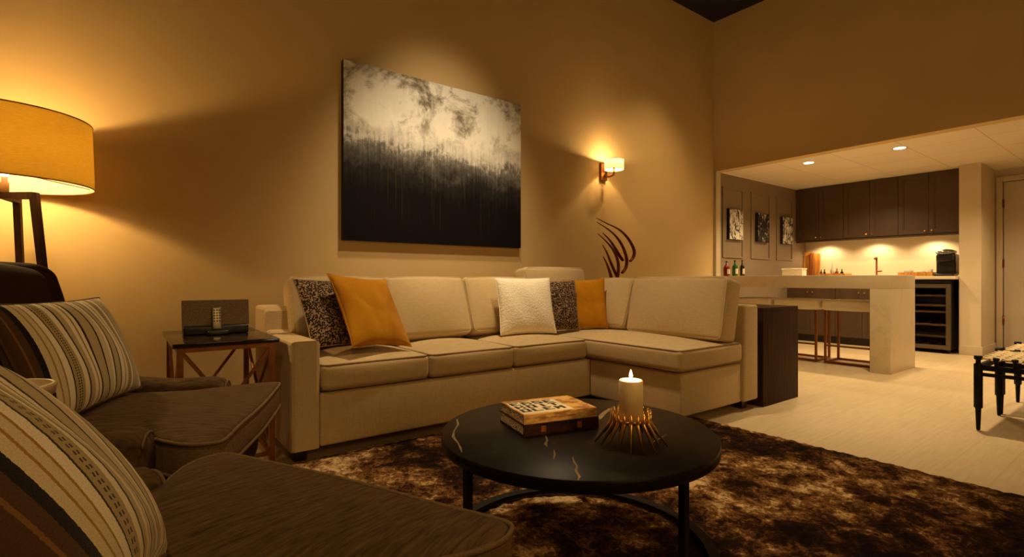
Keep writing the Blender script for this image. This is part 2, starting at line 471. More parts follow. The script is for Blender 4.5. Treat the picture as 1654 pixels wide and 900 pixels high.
class MB:
    """One mesh under construction; coordinates are world coordinates (or local ones, while its thing still sits at the origin)."""
    def __init__(self):
        self.b = bmesh.new()
        self.uv = self.b.loops.layers.uv.new('UVMap')
        self.mi = 0
    def face(self, vs, smooth=False):
        try:
            f = self.b.faces.new(vs)
        except ValueError:
            return None
        f.material_index = self.mi
        f.smooth = smooth
        return f
    def box(self, lo, hi, bev=0.0, seg=2, mat=None):
        lo, hi = Vector(lo), Vector(hi)
        if bev > 0:
            return self.rbox((lo + hi) / 2, hi - lo, bev, n=1, rs=seg, mat=mat)
        c = [Vector((x, y, z)) for x in (lo.x, hi.x) for y in (lo.y, hi.y) for z in (lo.z, hi.z)]
        if mat is not None:
            c = [mat @ p for p in c]
        v = [self.b.verts.new(p) for p in c]
        for q in ((0, 1, 3, 2), (4, 6, 7, 5), (0, 4, 5, 1), (2, 3, 7, 6), (0, 2, 6, 4), (1, 5, 7, 3)):
            self.face([v[i] for i in q])
        return v
    def rbox(self, ctr, size, r, n=6, rs=3, crown=(0, 0, 0), mat=None, warp=None):
        """Rounded box with optional bulging faces."""
        h = Vector(size) / 2
        r = min(r, min(h) * 0.999)
        ctr = Vector(ctr)
        def axis(k):
            e = [r * i / rs for i in range(rs)]
            a = [-h[k] + x for x in e]
            inner = [-(h[k] - r) + 2 * (h[k] - r) * i / n for i in range(n + 1)]
            return a + inner + [-x for x in reversed(a)]
        A = [axis(0), axis(1), axis(2)]
        cache = {}
        def vert(p):
            key = (round(p[0], 6), round(p[1], 6), round(p[2], 6))
            if key in cache:
                return cache[key]
            p = Vector(p)
            q = Vector([max(-(h[i] - r), min(h[i] - r, p[i])) for i in range(3)])
            d = p - q
            if d.length > 1e-9:
                # spread the rounding evenly
                m = max(abs(d.x), abs(d.y), abs(d.z))
                s = Vector([math.tan(d[i] / r * pi / 4) if abs(d[i]) < r else (1 if d[i] > 0 else -1) for i in range(3)])
                w = q + s.normalized() * r
            else:
                w = p.copy()
            a = [w[i] / h[i] for i in range(3)]
            g = [max(0.0, 1 - x * x) for x in a]
            w.x += crown[0] * a[0] * g[1] * g[2]
            w.y += crown[1] * a[1] * g[0] * g[2]
            w.z += crown[2] * a[2] * g[0] * g[1]
            if warp:
                w = warp(w)
            w = w + ctr
            if mat is not None:
                w = mat @ w
            v = self.b.verts.new(w)
            cache[key] = v
            return v
        for k in range(3):
            i, j = (k + 1) % 3, (k + 2) % 3
            for s in (-1, 1):
                for ii in range(len(A[i]) - 1):
                    for jj in range(len(A[j]) - 1):
                        ps = []
                        for (x, y) in ((ii, jj), (ii + 1, jj), (ii + 1, jj + 1), (ii, jj + 1)):
                            p = [0, 0, 0]
                            p[k] = s * h[k]; p[i] = A[i][x]; p[j] = A[j][y]
                            ps.append(vert(p))
                        if s < 0:
                            ps.reverse()
                        self.face(ps, True)
    def ring(self, pts):
        return [self.b.verts.new(p) for p in pts]
    def bridge(self, a, b, closed=True, smooth=True):
        n = len(a)
        for i in range(n if closed else n - 1):
            j = (i + 1) % n
            self.face([a[i], a[j], b[j], b[i]], smooth)
    def loft(self, rings, closed=True, cap=(True, True), smooth=True):
        rs = [self.ring(r) for r in rings]
        for a, b in zip(rs, rs[1:]):
            self.bridge(a, b, closed, smooth)
        if cap[0]: self.face(list(reversed(rs[0])), smooth)
        if cap[1]: self.face(rs[-1], smooth)
        return rs
    def lathe(self, prof, ctr=(0, 0, 0), n=32, mat=None, cap=(True, True)):
        rings = []
        for (r, z) in prof:
            pts = [Vector((ctr[0] + r * cos(2 * pi * i / n), ctr[1] + r * sin(2 * pi * i / n), ctr[2] + z)) for i in range(n)]
            if mat is not None: pts = [mat @ p for p in pts]
            rings.append(pts)
        return self.loft(rings, True, cap)
    def tube(self, path, rad, n=10, closed=False, flat=None, smooth=True):
        """Tube along a path; rad a number or a list; flat = (a, b) scales the section along its two axes."""
        P = [Vector(p) for p in path]
        N = len(P)
        R = rad if isinstance(rad, (list, tuple)) else [rad] * N
        rings = []
        up = None
        for i in range(N):
            if closed:
                t = P[(i + 1) % N] - P[i - 1]
            else:
                t = P[min(i + 1, N - 1)] - P[max(i - 1, 0)]
            t.normalize()
            if up is None:
                up = Vector((0, 0, 1)) if abs(t.z) < 0.9 else Vector((1, 0, 0))
            s = t.cross(up).normalized()
            up = s.cross(t).normalized()
            fa, fb = flat or (1, 1)
            rings.append([P[i] + (s * cos(2 * pi * k / n) * fa + up * sin(2 * pi * k / n) * fb) * R[i] for k in range(n)])
        rs = [self.ring(r) for r in rings]
        for a, b in zip(rs, rs[1:]):
            self.bridge(a, b, True, smooth)
        if closed:
            self.bridge(rs[-1], rs[0], True, smooth)
        else:
            self.face(list(reversed(rs[0])), False)
            self.face(rs[-1], False)
    def bar(self, a, b, w, d=None, up=(0, 0, 1)):
        """Square-section bar from a to b."""
        a, b = Vector(a), Vector(b)
        d = d or w
        t = (b - a).normalized()
        u = Vector(up)
        if abs(t.dot(u)) > 0.95:
            u = Vector((1, 0, 0))
        s = t.cross(u).normalized(); u = s.cross(t).normalized()
        q = [s * w / 2 * x + u * d / 2 * y for x, y in ((-1, -1), (1, -1), (1, 1), (-1, 1))]
        self.loft([[a + k for k in q], [b + k for k in q]], smooth=False)
    def puffy(self, outline, z0, z1, r, crown=0.0, rings=5, ctr=None, bottom_crown=0.0):
        """Cushion with the given outline (list of (x, y), counter-clockwise), rounded rims and a crowned top."""
        O = [Vector((x, y)) for x, y in outline]
        c = Vector(ctr) if ctr else sum(O, Vector((0, 0))) / len(O)
        rmin = min((p - c).length for p in O) * 0.97
        def inset(f, d):
            pts = []
            for p in O:
                v = p - c
                L = max(v.length, 1e-6)
                wgt = 1 - f
                k = (L - d) * (1 - wgt) + min(L - d, rmin) * wgt
                pts.append(c + v / L * max(0.0, k) * f)
            return pts
        R = []
        def add(pts, z):
            R.append([Vector((p.x, p.y, z)) for p in pts])
        for k in range(rings, 0, -1):
            f = 1 - k / rings
            if f > 0:
                add(inset(f, r), z0 - bottom_crown * (1 - f * f))
        for a in (0, 30, 60, 90):
            add(inset(1, r * (1 - sin(radians(a)))), z0 + r * (1 - cos(radians(a))))
        for a in (90, 60, 30, 0):
            add(inset(1, r * (1 - sin(radians(a)))), z1 - r * (1 - cos(radians(a))))
        for k in range(1, rings):
            f = 1 - k / rings
            add(inset(f, r), z1 + crown * (1 - f * f))
        rs = self.loft(R, True, (False, False))
        vb = self.b.verts.new((c.x, c.y, z0 - bottom_crown)); vt = self.b.verts.new((c.x, c.y, z1 + crown))
        n = len(O)
        for i in range(n):
            j = (i + 1) % n
            self.face([rs[0][j], rs[0][i], vb], True)
            self.face([rs[-1][i], rs[-1][j], vt], True)
    def pillow(self, w, h, t, mat, pinch=0.07, N=22, power=0.45, sag=0.0):
        """Knife-edge throw pillow, local x width, y height, z thickness; UV over the front and back."""
        def co(i, j, s):
            a = -1 + 2 * i / N; b = -1 + 2 * j / N
            a = math.copysign(1 - (1 - abs(a)) ** 1.35, a); b = math.copysign(1 - (1 - abs(b)) ** 1.35, b)
            x = w / 2 * a * (1 - pinch * (1 - b * b) * a * a)
            y = h / 2 * b * (1 - pinch * (1 - a * a) * b * b)
            z = s * t / 2 * ((1 - a * a) * (1 - b * b)) ** power
            y -= sag * (1 - a * a) * max(0, b) ** 2
            z += 0.006 * sin(7 * a + 3 * b) * (1 - a * a) * (1 - b * b) * s
            return Vector((x, y, z)), ((a + 1) / 2, (b + 1) / 2)
        V = {}
        for s in (1, -1):
            for i in range(N + 1):
                for j in range(N + 1):
                    edge = i in (0, N) or j in (0, N)
                    key = (i, j, 0 if edge else s)
                    if key not in V:
                        p, uv = co(i, j, s)
                        V[key] = (self.b.verts.new(mat @ p), uv)
        for s in (1, -1):
            for i in range(N):
                for j in range(N):
                    q = [(i, j), (i + 1, j), (i + 1, j + 1), (i, j + 1)]
                    if s < 0: q.reverse()
                    vs = []
                    for (x, y) in q:
                        edge = x in (0, N) or y in (0, N)
                        vs.append(V[(x, y, 0 if edge else s)])
                    f = self.face([v[0] for v in vs], True)
                    if f:
                        for lp, v in zip(f.loops, vs):
                            lp[self.uv].uv = v[1]
    def planar_uv(self, ax, ay, lo, hi):
        for f in self.b.faces:
            for lp in f.loops:
                p = lp.vert.co
                lp[self.uv].uv = ((p[ax] - lo[0]) / (hi[0] - lo[0]), (p[ay] - lo[1]) / (hi[1] - lo[1]))
    def build(self, name, mats, parent=None, label=None, kind=None):
        if not isinstance(mats, (list, tuple)):
            mats = [mats]
        off = root_loc(parent)
        if off.length > 0:
            bmesh.ops.translate(self.b, vec=-off, verts=self.b.verts)
        bmesh.ops.recalc_face_normals(self.b, faces=self.b.faces)
        me = bpy.data.meshes.new(name)
        self.b.to_mesh(me)
        self.b.free()
        for m in mats:
            me.materials.append(m)
        o = bpy.data.objects.new(name, me)
        C.objects.link(o)
        if parent is not None:
            o.parent = parent
        if label: o['label'] = label
        if kind: o['kind'] = kind
        return o

def struct(name, mb, mat, parent=None, label=None):
    o = mb.build(name, mat, parent)
    if parent is None:
        o['kind'] = 'structure'
        if label: o['label'] = label
    return o

def dup(root, loc, rz=0.0, label=None, group=None):
    def cp(o, p):
        c = o.copy(); C.objects.link(c); c.parent = p
        for ch in list(o.children):
            cp(ch, c)
        return c
    r = root.copy(); C.objects.link(r)
    r.location = loc; r.rotation_euler = (0, 0, rz)
    if label: r['label'] = label
    if group: r['group'] = group
    for ch in list(root.children):
        cp(ch, r)
    return r

def one_box(lo, hi, bev=0.0):
    m = MB(); m.box(lo, hi, bev); return m

# ------------------------------------------------------------------ room shell
YW = 3.70            # wall behind the sofa
XS = 6.02            # plane of the bulkhead over the bar
ZC = 4.19            # living area ceiling
ZK = 2.28            # kitchen ceiling
XB, YB = -2.6, -3.2  # walls behind the camera
XK = 8.58            # kitchen back wall
XD = 8.76            # wall with the door
SPLIT_Y = 1.71

struct('floor', one_box((XB - 0.1, YB - 0.1, -0.1), (XD + 0.1, YW + 0.1, 0.0)), M['floor'])
struct('wall_back', one_box((XB - 0.1, YW, 0), (XD + 0.1, YW + 0.12, ZC)), M['wall'], label='long beige wall behind the sofa')
struct('wall_left', one_box((XB - 0.12, YB, 0), (XB, YW, ZC)), M['wall'])
struct('wall_front', one_box((XB - 0.1, YB - 0.12, 0), (XD + 0.1, YB, ZC)), M['wall'])
struct('ceiling', one_box((XB - 0.1, YB - 0.1, ZC), (XS + 0.2, YW + 0.1, ZC + 0.1)), M['black_ceiling'], label='dark high ceiling')
struct('wall_bulkhead', one_box((XS, YB, ZK), (XS + 0.14, YW, ZC)), M['bulk'], label='beige bulkhead wall above the bar opening')
struct('ceiling_kitchen', one_box((XS + 0.14, YB, ZK), (XD + 0.1, YW, ZK + 0.08)), M['tile'], label='low tiled ceiling over the bar')
struct('wall_kitchen', one_box((XK, SPLIT_Y, 0), (XK + 0.1, YW, ZK)), M['splash'], label='cream backsplash wall behind the counter')
struct('wall_door', one_box((XD, YB, 0), (XD + 0.1, 1.52, ZK)), M['pillar'], label='wall with the painted door')
struct('pillar', one_box((8.05, 1.51, 0), (XD, SPLIT_Y, ZK)), M['pillar'], label='cream pillar at the end of the counter')
# painted panelling on the kitchen part of the long wall, with its jamb
struct('wall_panelled', one_box((XS + 0.10, YW - 0.015, 0), (XK, YW, ZK)), M['panel'], label='taupe panelled wall beside the bar')
struct('trim_1', one_box((XS, YW - 0.035, 0), (XS + 0.10, YW, ZK)), M['trim'], label='jamb where the wall meets the bar opening')
def moulding(n, x0, x1, z0, z1):
    m = MB(); y = YW - 0.015; w = 0.022
    for (a, b, c, d) in ((x0, x1, z0, z0 + w), (x0, x1, z1 - w, z1), (x0, x0 + w, z0 + w, z1 - w), (x1 - w, x1, z0 + w, z1 - w)):
        m.box((a, y - 0.014, c), (b, y, d))
    struct('trim_%d' % n, m, M['panel'], label='rectangular panel moulding on the taupe wall')
moulding(2, 6.19, 6.69, 1.19, 2.11)
moulding(3, 6.90, 7.42, 1.19, 2.11)
moulding(4, 7.62, 8.11, 1.19, 2.11)
# baseboards
def baseb(name, lo, hi):
    m = MB(); m.box(lo, hi, 0.004)
    struct(name, m, M['trim'])
baseb('baseboard_back', (XB, YW - 0.015, 0), (XS, YW, 0.11))
baseb('baseboard_pillar', (8.035, 1.495, 0), (8.05, SPLIT_Y, 0.11))
baseb('baseboard_side', (8.05, 1.495, 0), (XD, 1.51, 0.11))
baseb('baseboard_door', (XD - 0.015, 1.50, 0), (XD, 1.50 - 0.005, 0.11)) if False else None
# door in the far wall
dm = MB(); dm.box((XD - 0.03, 0.60, 0.01), (XD, 1.425, 2.11), 0.004)
door = struct('door_1', dm, M['door'], label='plain cream door in the far wall')
for z in (0.35, 1.05, 1.80):
    h = MB(); h.tube([(XD - 0.036, 1.428, z), (XD - 0.036, 1.428, z + 0.1)], 0.009)
    h.build('hinge', M['bronze'], door)
fr = MB()
fr.box((XD - 0.035, 1.435, 0), (XD, 1.495, 2.185), 0.006)
fr.box((XD - 0.035, 0.53, 0), (XD, 0.59, 2.185), 0.006)
fr.box((XD - 0.035, 0.59, 2.12), (XD, 1.435, 2.185), 0.006)
struct('trim_5', fr, M['trim'], label='casing round the cream door')

# ------------------------------------------------------------------ kitchen
def shaker(m, x, y0, y1, z0, z1, w=0.05, d=0.018):
    """Shaker door whose face looks toward -x; x is the face of the rails."""
    m.box((x + 0.013, y0 + w, z0 + w), (x + d, y1 - w, z1 - w))
    m.box((x, y0, z0), (x + d, y1, z0 + w)); m.box((x, y0, z1 - w), (x + d, y1, z1))
    m.box((x, y0, z0 + w), (x + d, y0 + w, z1 - w)); m.box((x, y1 - w, z0 + w), (x + d, y1, z1 - w))
    # inner bead
    b = 0.012
    for (a, c, e, f) in ((y0 + w, y1 - w, z0 + w, z0 + w + b), (y0 + w, y1 - w, z1 - w - b, z1 - w), (y0 + w, y0 + w + b, z0 + w + b, z1 - w - b), (y1 - w - b, y1 - w, z0 + w + b, z1 - w - b)):
        m.box((x + 0.005, a, e), (x + 0.0135, c, f))

def knob(parent, x, y, z):
    k = MB(); k.lathe([(0.004, 0), (0.004, 0.012), (0.010, 0.018), (0.011, 0.024), (0.006, 0.03)], n=12,
                      mat=Matrix.Translation((x, y, z)) @ Matrix.Rotation(radians(-90), 4, 'Y'))
    return k.build('knob', M['brass'], parent)

CY = [3.684, 3.03, 2.375, 1.725]
UP_LAB = ['brown upper cabinet against the taupe panelled wall', 'brown upper cabinet between the two outer ones, above the faucet', 'brown upper cabinet beside the cream pillar, above the coffee maker']
for i in range(3):
    y1, y0 = CY[i], CY[i + 1]
    t_ = thing('upper_cabinet', UP_LAB[i], 'cabinet', (8.4, (y0 + y1) / 2, 1.49), 'upper cabinets over the counter')
    m = MB(); m.box((8.25, y0 + 0.001, 1.49), (XK - 0.002, y1 - 0.001, ZK - 0.003)); m.build('body', M['cabinet'], t_)
    ym = (y0 + y1) / 2
    for (a, b, ky) in ((y0 + 0.003, ym - 0.002, ym - 0.035), (ym + 0.002, y1 - 0.003, ym + 0.035)):
        m = MB(); shaker(m, 8.232, a, b, 1.495, ZK - 0.008)
        d = m.build('door', M['cabinet'], t_)
        knob(d, 8.232, ky, 1.53)
    # puck light under the cabinet
    p = thing('puck_light', ['lit puck light under the cabinet nearest the panelled wall', 'lit puck light under the cabinet above the faucet', 'lit puck light under the cabinet above the coffee maker'][i], 'light', (8.34, ym, 1.478), 'under-cabinet puck lights')
    m = MB(); m.lathe([(0.034, 0.0), (0.036, 0.003), (0.036, 0.0115)], (8.34, ym, 1.478), 20); m.build('housing', M['silver'], p)
    m = MB(); m.lathe([(0.001, -0.004), (0.024, -0.003), (0.026, -0.0003)], (8.34, ym, 1.478), 20); m.build('lens', M['puck'], p)
    lamp('puck_lamp', 'SPOT', (8.40, ym, 1.465), 8.5, KITCH, p, 0.02, 150, 0.6, (8.42, ym, 0))
m = MB(); m.box((8.25, 1.73, 1.462), (8.268, 3.68, 1.489)); tag(m.build('cabinet_light_rail', M['cabinet']), 'slim brown light rail along the bottom of the upper cabinets', 'rail')

BASE_LAB = ['brown base cabinet against the panelled wall, under the counter', 'brown base cabinet beside the wine fridge, under the counter']
for i in range(2):
    y1, y0 = CY[i], CY[i + 1]
    t_ = thing('base_cabinet', BASE_LAB[i], 'cabinet', (8.25, (y0 + y1) / 2, 0), 'base cabinets under the back counter')
    m = MB(); m.box((7.975, y0 + 0.001, 0.10), (XK - 0.002, y1 - 0.001, 0.903)); m.build('body', M['cabinet'], t_)
    m = MB(); m.box((8.03, y0 + 0.001, 0.0), (XK - 0.05, y1 - 0.001, 0.0995)); m.build('toe_kick', M['espresso'], t_)
    ym = (y0 + y1) / 2
    for (a, b, ky) in ((y0 + 0.003, ym - 0.002, ym - 0.035), (ym + 0.002, y1 - 0.003, ym + 0.035)):
        m = MB(); shaker(m, 7.957, a, b, 0.11, 0.895)
        d = m.build('door', M['cabinet'], t_)
        knob(d, 7.957, ky, 0.72)
m = MB(); m.box((7.925, 1.715, 0.905), (XK - 0.002, 3.683, 0.945), 0.004); tag(m.build('back_counter', M['counter']), 'pale stone counter top along the back wall', 'counter')

# wine fridge
wf = thing('wine_fridge', 'black wine fridge with steel framed glass door under the counter', 'fridge', (8.2, 2.06, 0))
m = MB()
x0, x1, y0, y1, z0, z1 = 7.97, 8.56, 1.765, 2.365, 0.05, 0.885
m.box((x0 + 0.02, y0, z0), (x1, y0 + 0.03, z1)); m.box((x0 + 0.02, y1 - 0.03, z0), (x1, y1, z1)); m.box((x0 + 0.02, y0 + 0.03, z0), (x1, y1 - 0.03, z0 + 0.03)); m.box((x0 + 0.02, y0 + 0.03, z1 - 0.04), (x1, y1 - 0.03, z1)); m.box((x1 - 0.03, y0 + 0.03, z0 + 0.03), (x1, y1 - 0.03, z1 - 0.04))
m.build('body', M['blackplastic'], wf)
for yy in (y0 + 0.05, y1 - 0.05):
    for xx in (8.05, 8.5):
        m = MB(); m.lathe([(0.02, 0), (0.02, 0.05)], (xx, yy, 0), 12); m.build('foot', M['blackplastic'], wf)
d = MB(); w = 0.045
d.box((x0 - 0.03, y0, z0), (x0 + 0.015, y0 + w, z1 - 0.04)); d.box((x0 - 0.03, y1 - w, z0), (x0 + 0.015, y1, z1 - 0.04)); d.box((x0 - 0.03, y0 + w, z0), (x0 + 0.015, y1 - w, z0 + 0.05)); d.box((x0 - 0.03, y0 + w, z1 - 0.04 - w), (x0 + 0.015, y1 - w, z1 - 0.04))
dd = d.build('door', M['steel'], wf)
g = MB(); g.box((x0 - 0.010, y0 + w, z0 + 0.05), (x0 - 0.004, y1 - w, z1 - 0.04 - w)); g.build('pane', M['smoke_glass'], dd)
hh = MB(); hh.tube([(x0 - 0.06, y1 - 0.02, 0.25), (x0 - 0.06, y1 - 0.02, 0.65)], 0.009); hh.tube([(x0 - 0.06, y1 - 0.02, 0.27), (x0 - 0.03, y1 - 0.02, 0.27)], 0.007); hh.tube([(x0 - 0.06, y1 - 0.02, 0.63), (x0 - 0.03, y1 - 0.02, 0.63)], 0.007); hh.build('handle', M['steel'], dd)
SHZ = [0.20, 0.34, 0.50, 0.58, 0.70]
for z in SHZ:
    s = MB(); s.box((8.02, y0 + 0.032, z), (8.50, y1 - 0.032, z + 0.008)); s.box((8.0, y0 + 0.032, z - 0.008), (8.02, y1 - 0.032, z + 0.016)); s.build('shelf', M['panel'], wf)
bi = 0
for z, nm in ((0.108, 'bottom of the wine fridge'), (0.345, 'low shelf of the wine fridge'), (0.705, 'top shelf of the wine fridge')):
    base_z = {0.108: 0.08, 0.345: 0.348, 0.705: 0.708}[z]
    for k in range(4):
        yy = y0 + 0.10 + k * 0.125
        m = MB(); m.lathe([(0.001, 0), (0.034, 0.004), (0.036, 0.02), (0.036, 0.2), (0.014, 0.26), (0.014, 0.32), (0.001, 0.322)], n=16, mat=Matrix.Translation((8.36, yy, base_z + 0.037)) @ Matrix.Rotation(radians(-90), 4, 'Y'))
        tag(m.build('wine_bottle', M['dark_glass']), 'dark wine bottle lying neck out on the ' + nm, 'bottle', 'wine bottles on the ' + nm)

# kitchen downlights
for (x, y, lab) in ((6.45, 2.74, 'recessed downlight over the bar, nearer the panelled wall'), (6.49, 1.86, 'recessed downlight over the free end of the bar')):
    t_ = thing('downlight', lab, 'light', (x, y, ZK), 'recessed downlights above the bar')
    m = MB(); m.lathe([(0.052, -0.001), (0.068, -0.004), (0.070, -0.0005)], (x, y, ZK), 28, cap=(False, False)); m.build('ring', M['porcelain'], t_)
    m = MB(); m.lathe([(0.001, -0.002), (0.052, -0.002)], (x, y, ZK), 28, cap=(True, False)); m.build('lens', M['spotface'], t_)
    lamp('downlight_lamp', 'SPOT', (x, y, ZK - 0.02), 80, KITCH, t_, 0.05, 125, 0.7, (x, y, 0))
# hall downlight beyond the frame to the right, then an added kitchen fill spot
lamp('hall_lamp', 'SPOT', (7.4, 0.5, ZK - 0.02), 85, KITCH, None, 0.05, 140, 0.7, (7.4, 0.6, 0))
lamp('kitchen_fill_light', 'SPOT', (7.35, 2.6, ZK - 0.02), 55, KITCH, None, 0.05, 140, 0.7, (7.35, 2.6, 0))  # added to brighten the kitchen, no fixture in this ceiling

# bar with one waterfall end
m = MB()
m.box((5.79, 1.73, 0.812), (6.50, YW - 0.017, 0.945), 0.003)
bar = thing('bar_counter', 'cream stone bar with waterfall end, standing in the kitchen opening', 'bar', (6.1, 2.6, 0))
m.build('top', M['bar'], bar)
m = MB(); m.box((5.79, 1.73, 0.0), (6.50, 1.90, 0.8115), 0.003); m.build('waterfall_end', M['bar'], bar)

# bar stools
def make_stool():
    t_ = thing('bar_stool', 'x', 'stool', (0, 0, 0), 'cream bar stools under the bar')
    m = MB(); m.rbox((0, 0, 0.625), (0.40, 0.49, 0.11), 0.03, 4, 3, (0, 0, 0.008)); m.build('seat', M['cream_vinyl'], t_)
    w = 0.022
    for sx in (-1, 1):
        for sy in (-1, 1):
            m = MB(); m.bar((sx * 0.17, sy * 0.215, w), (sx * 0.17, sy * 0.215, 0.568), w); m.build('leg', M['copper'], t_)
    m = MB()
    for s in (-1, 1):
        m.bar((-0.181, s * 0.215, w / 2), (0.181, s * 0.215, w / 2), w)
        m.bar((s * 0.17, -0.204, w / 2), (s * 0.17, 0.204, w / 2), w)
    m.build('base_frame', M['copper'], t_)
    m = MB(); m.bar((-0.17, -0.204, 0.19), (-0.17, 0.204, 0.19), 0.018); m.build('footrest', M['copper'], t_)
    return t_
st = make_stool()
st.location = (6.26, 2.20, 0); st['label'] = 'cream bar stool with copper frame next to the waterfall end'
dup(st, (6.26, 2.725, 0), 0, 'cream bar stool with copper frame in the middle of the row')
dup(st, (6.26, 3.25, 0), 0, 'cream bar stool half hidden by the sofa, nearest the panelled wall')

# bottles on the bar
def bottle(x, y, z, h, r, mat, label, cap='blackplastic'):
    t_ = thing('liquor_bottle', label, 'bottle', (x, y, z), 'bottles at the wall end of the bar')
    m = MB(); m.lathe([(0.001, 0), (r * 0.95, 0.002), (r, 0.01), (r, h * 0.56), (r * 0.85, h * 0.64), (r * 0.36, h * 0.74), (r * 0.34, h * 0.9), (0.001, h * 0.9)], (x, y, z), 20); m.build('glass', M[mat], t_)
    m = MB(); m.lathe([(r * 0.38, h * 0.9), (r * 0.4, h * 0.905), (r * 0.4, h * 0.995), (0.001, h)], (x, y, z), 16); m.build('cap', M[cap], t_)
    m = MB()
    a0 = -2.5
    rr = r + 0.001
    ring = [[Vector((x + rr * cos(a0 + 2.2 * i / 10), y + rr * sin(a0 + 2.2 * i / 10), z + zz)) for i in range(11)] for zz in (h * 0.14, h * 0.46)]
    m.loft(ring, False, (False, False)); m.build('paper_label', M['label'], t_)
bottle(5.88, 3.44, 0.945, 0.185, 0.038, 'red_glass', 'squat red bottle on the bar, left of the green one')
bottle(6.07, 3.44, 0.945, 0.20, 0.034, 'green_glass', 'green glass bottle with pale label on the bar')
bottle(6.24, 3.44, 0.945, 0.205, 0.027, 'dark_glass', 'slim dark bottle on the bar, right of the green one')

# things on the back counter
ZT = 0.945
m = MB(); m.box((6.35, 2.77, ZT), (6.47, 3.0, ZT + 0.075), 0.008); 
t_ = thing('storage_box', 'white rectangular box on the bar, left of the tall boards', 'box', (6.41, 2.88, ZT)); m.build('body', M['porcelain'], t_)
m = MB(); m.box((6.345, 2.765, ZT + 0.0755), (6.475, 3.005, ZT + 0.09), 0.005); m.build('lid', M['porcelain'], t_)
def board(xa, y0, y1, h, mat, label, tilt=6):
    m = MB()
    mat4 = Matrix.Translation((xa, (y0 + y1) / 2, ZT + 0.001)) @ Matrix.Rotation(radians(tilt), 4, 'Y')
    m.rbox((0, 0, h / 2), (0.022, y1 - y0, h), 0.008, 3, 2, mat=mat4)
    o = m.build('cutting_board', M[mat]); tag(o, label, 'board', 'cutting boards leaning on the backsplash')
board(8.46, 3.56, 3.68, 0.385, 'amber_wood', 'tall honey cutting board leaning at the left on the backsplash')
board(8.43, 3.515, 3.575, 0.37, 'walnut', 'reddish cutting board between the two honey ones')
board(8.47, 3.44, 3.53, 0.36, 'amber_wood', 'narrow honey cutting board next to the wooden tray')
def tray(y0, y1, x0, x1, h, label):
    m = MB(); w = 0.012
    m.box((x0, y0, ZT), (x1, y1, ZT + 0.01)); m.box((x0, y0, ZT + 0.01), (x1, y0 + w, ZT + h)); m.box((x0, y1 - w, ZT + 0.01), (x1, y1, ZT + h)); m.box((x0, y0 + w, ZT + 0.01), (x0 + w, y1 - w, ZT + h)); m.box((x1 - w, y0 + w, ZT + 0.01), (x1, y1 - w, ZT + h))
    tag(m.build('wooden_tray', M['amber_wood']), label, 'tray', 'wooden trays on the back counter')
tray(2.97, 3.37, 8.12, 8.38, 0.045, 'wooden tray with small bottles left of the faucet')
tray(1.98, 2.34, 8.10, 8.38, 0.05, 'wooden tray with bowls beside the coffee maker')
def small_bottle(x, y, h, r, mat, label, z=ZT + 0.0105, name='condiment_bottle'):
    m = MB(); m.lathe([(0.001, 0), (r, 0.002), (r, h * 0.5), (r * 0.4, h * 0.66), (r * 0.38, h * 0.96), (0.001, h)], (x, y, z), 16)
    tag(m.build(name, M[mat]), label, 'bottle', 'small bottles on the tray')
small_bottle(8.2, 3.31, 0.10, 0.016, 'green_glass', 'tiny green bottle at the left end of the tray')
small_bottle(8.2, 3.265, 0.10, 0.016, 'dark_glass', 'tiny dark bottle right of the green one on the tray')
small_bottle(8.22, 3.16, 0.185, 0.032, 'porcelain', 'tall pale bottle in the middle of the tray')
small_bottle(8.2, 3.10, 0.11, 0.022, 'walnut', 'short brown bottle right of the tall pale bottle')
small_bottle(8.24, 3.05, 0.10, 0.02, 'dark_glass', 'short dark bottle near the right end of the tray')
def bowl(x, y, r, h, label, mat='porcelain'):
    m = MB(); z = ZT + 0.0105
    m.lathe([(0.001, 0), (r * 0.5, 0.001), (r * 0.85, h * 0.45), (r, h), (r * 0.94, h), (r * 0.8, h * 0.5), (r * 0.4, 0.012), (0.001, 0.012)], (x, y, z), 24)
    tag(m.build('ceramic_bowl', M[mat]), label, 'bowl', 'white bowls on the tray')
bowl(8.2, 2.25, 0.06, 0.085, 'white bowl at the faucet end of the tray')
bowl(8.22, 2.12, 0.05, 0.065, 'white bowl in the middle of the tray')
bowl(8.2, 2.03, 0.035, 0.08, 'white bowl nearest the coffee maker')
# faucet
fa = thing('kitchen_faucet', 'slim upright faucet in front of the backsplash', 'faucet', (8.42, 2.68, ZT))
m = MB(); m.lathe([(0.022, 0), (0.022, 0.02), (0.012, 0.024), (0.012, 0.27)], (8.42, 2.68, ZT), 16); m.build('body', M['bronze'], fa)
m = MB(); m.tube([(8.42, 2.68, ZT + 0.262), (8.37, 2.68, ZT + 0.262), (8.35, 2.68, ZT + 0.255), (8.348, 2.68, ZT + 0.235)], 0.011); m.build('spout', M['bronze'], fa)
m = MB(); m.tube([(8.42, 2.67, ZT + 0.07), (8.40, 2.61, ZT + 0.075)], 0.008); m.build('lever', M['bronze'], fa)
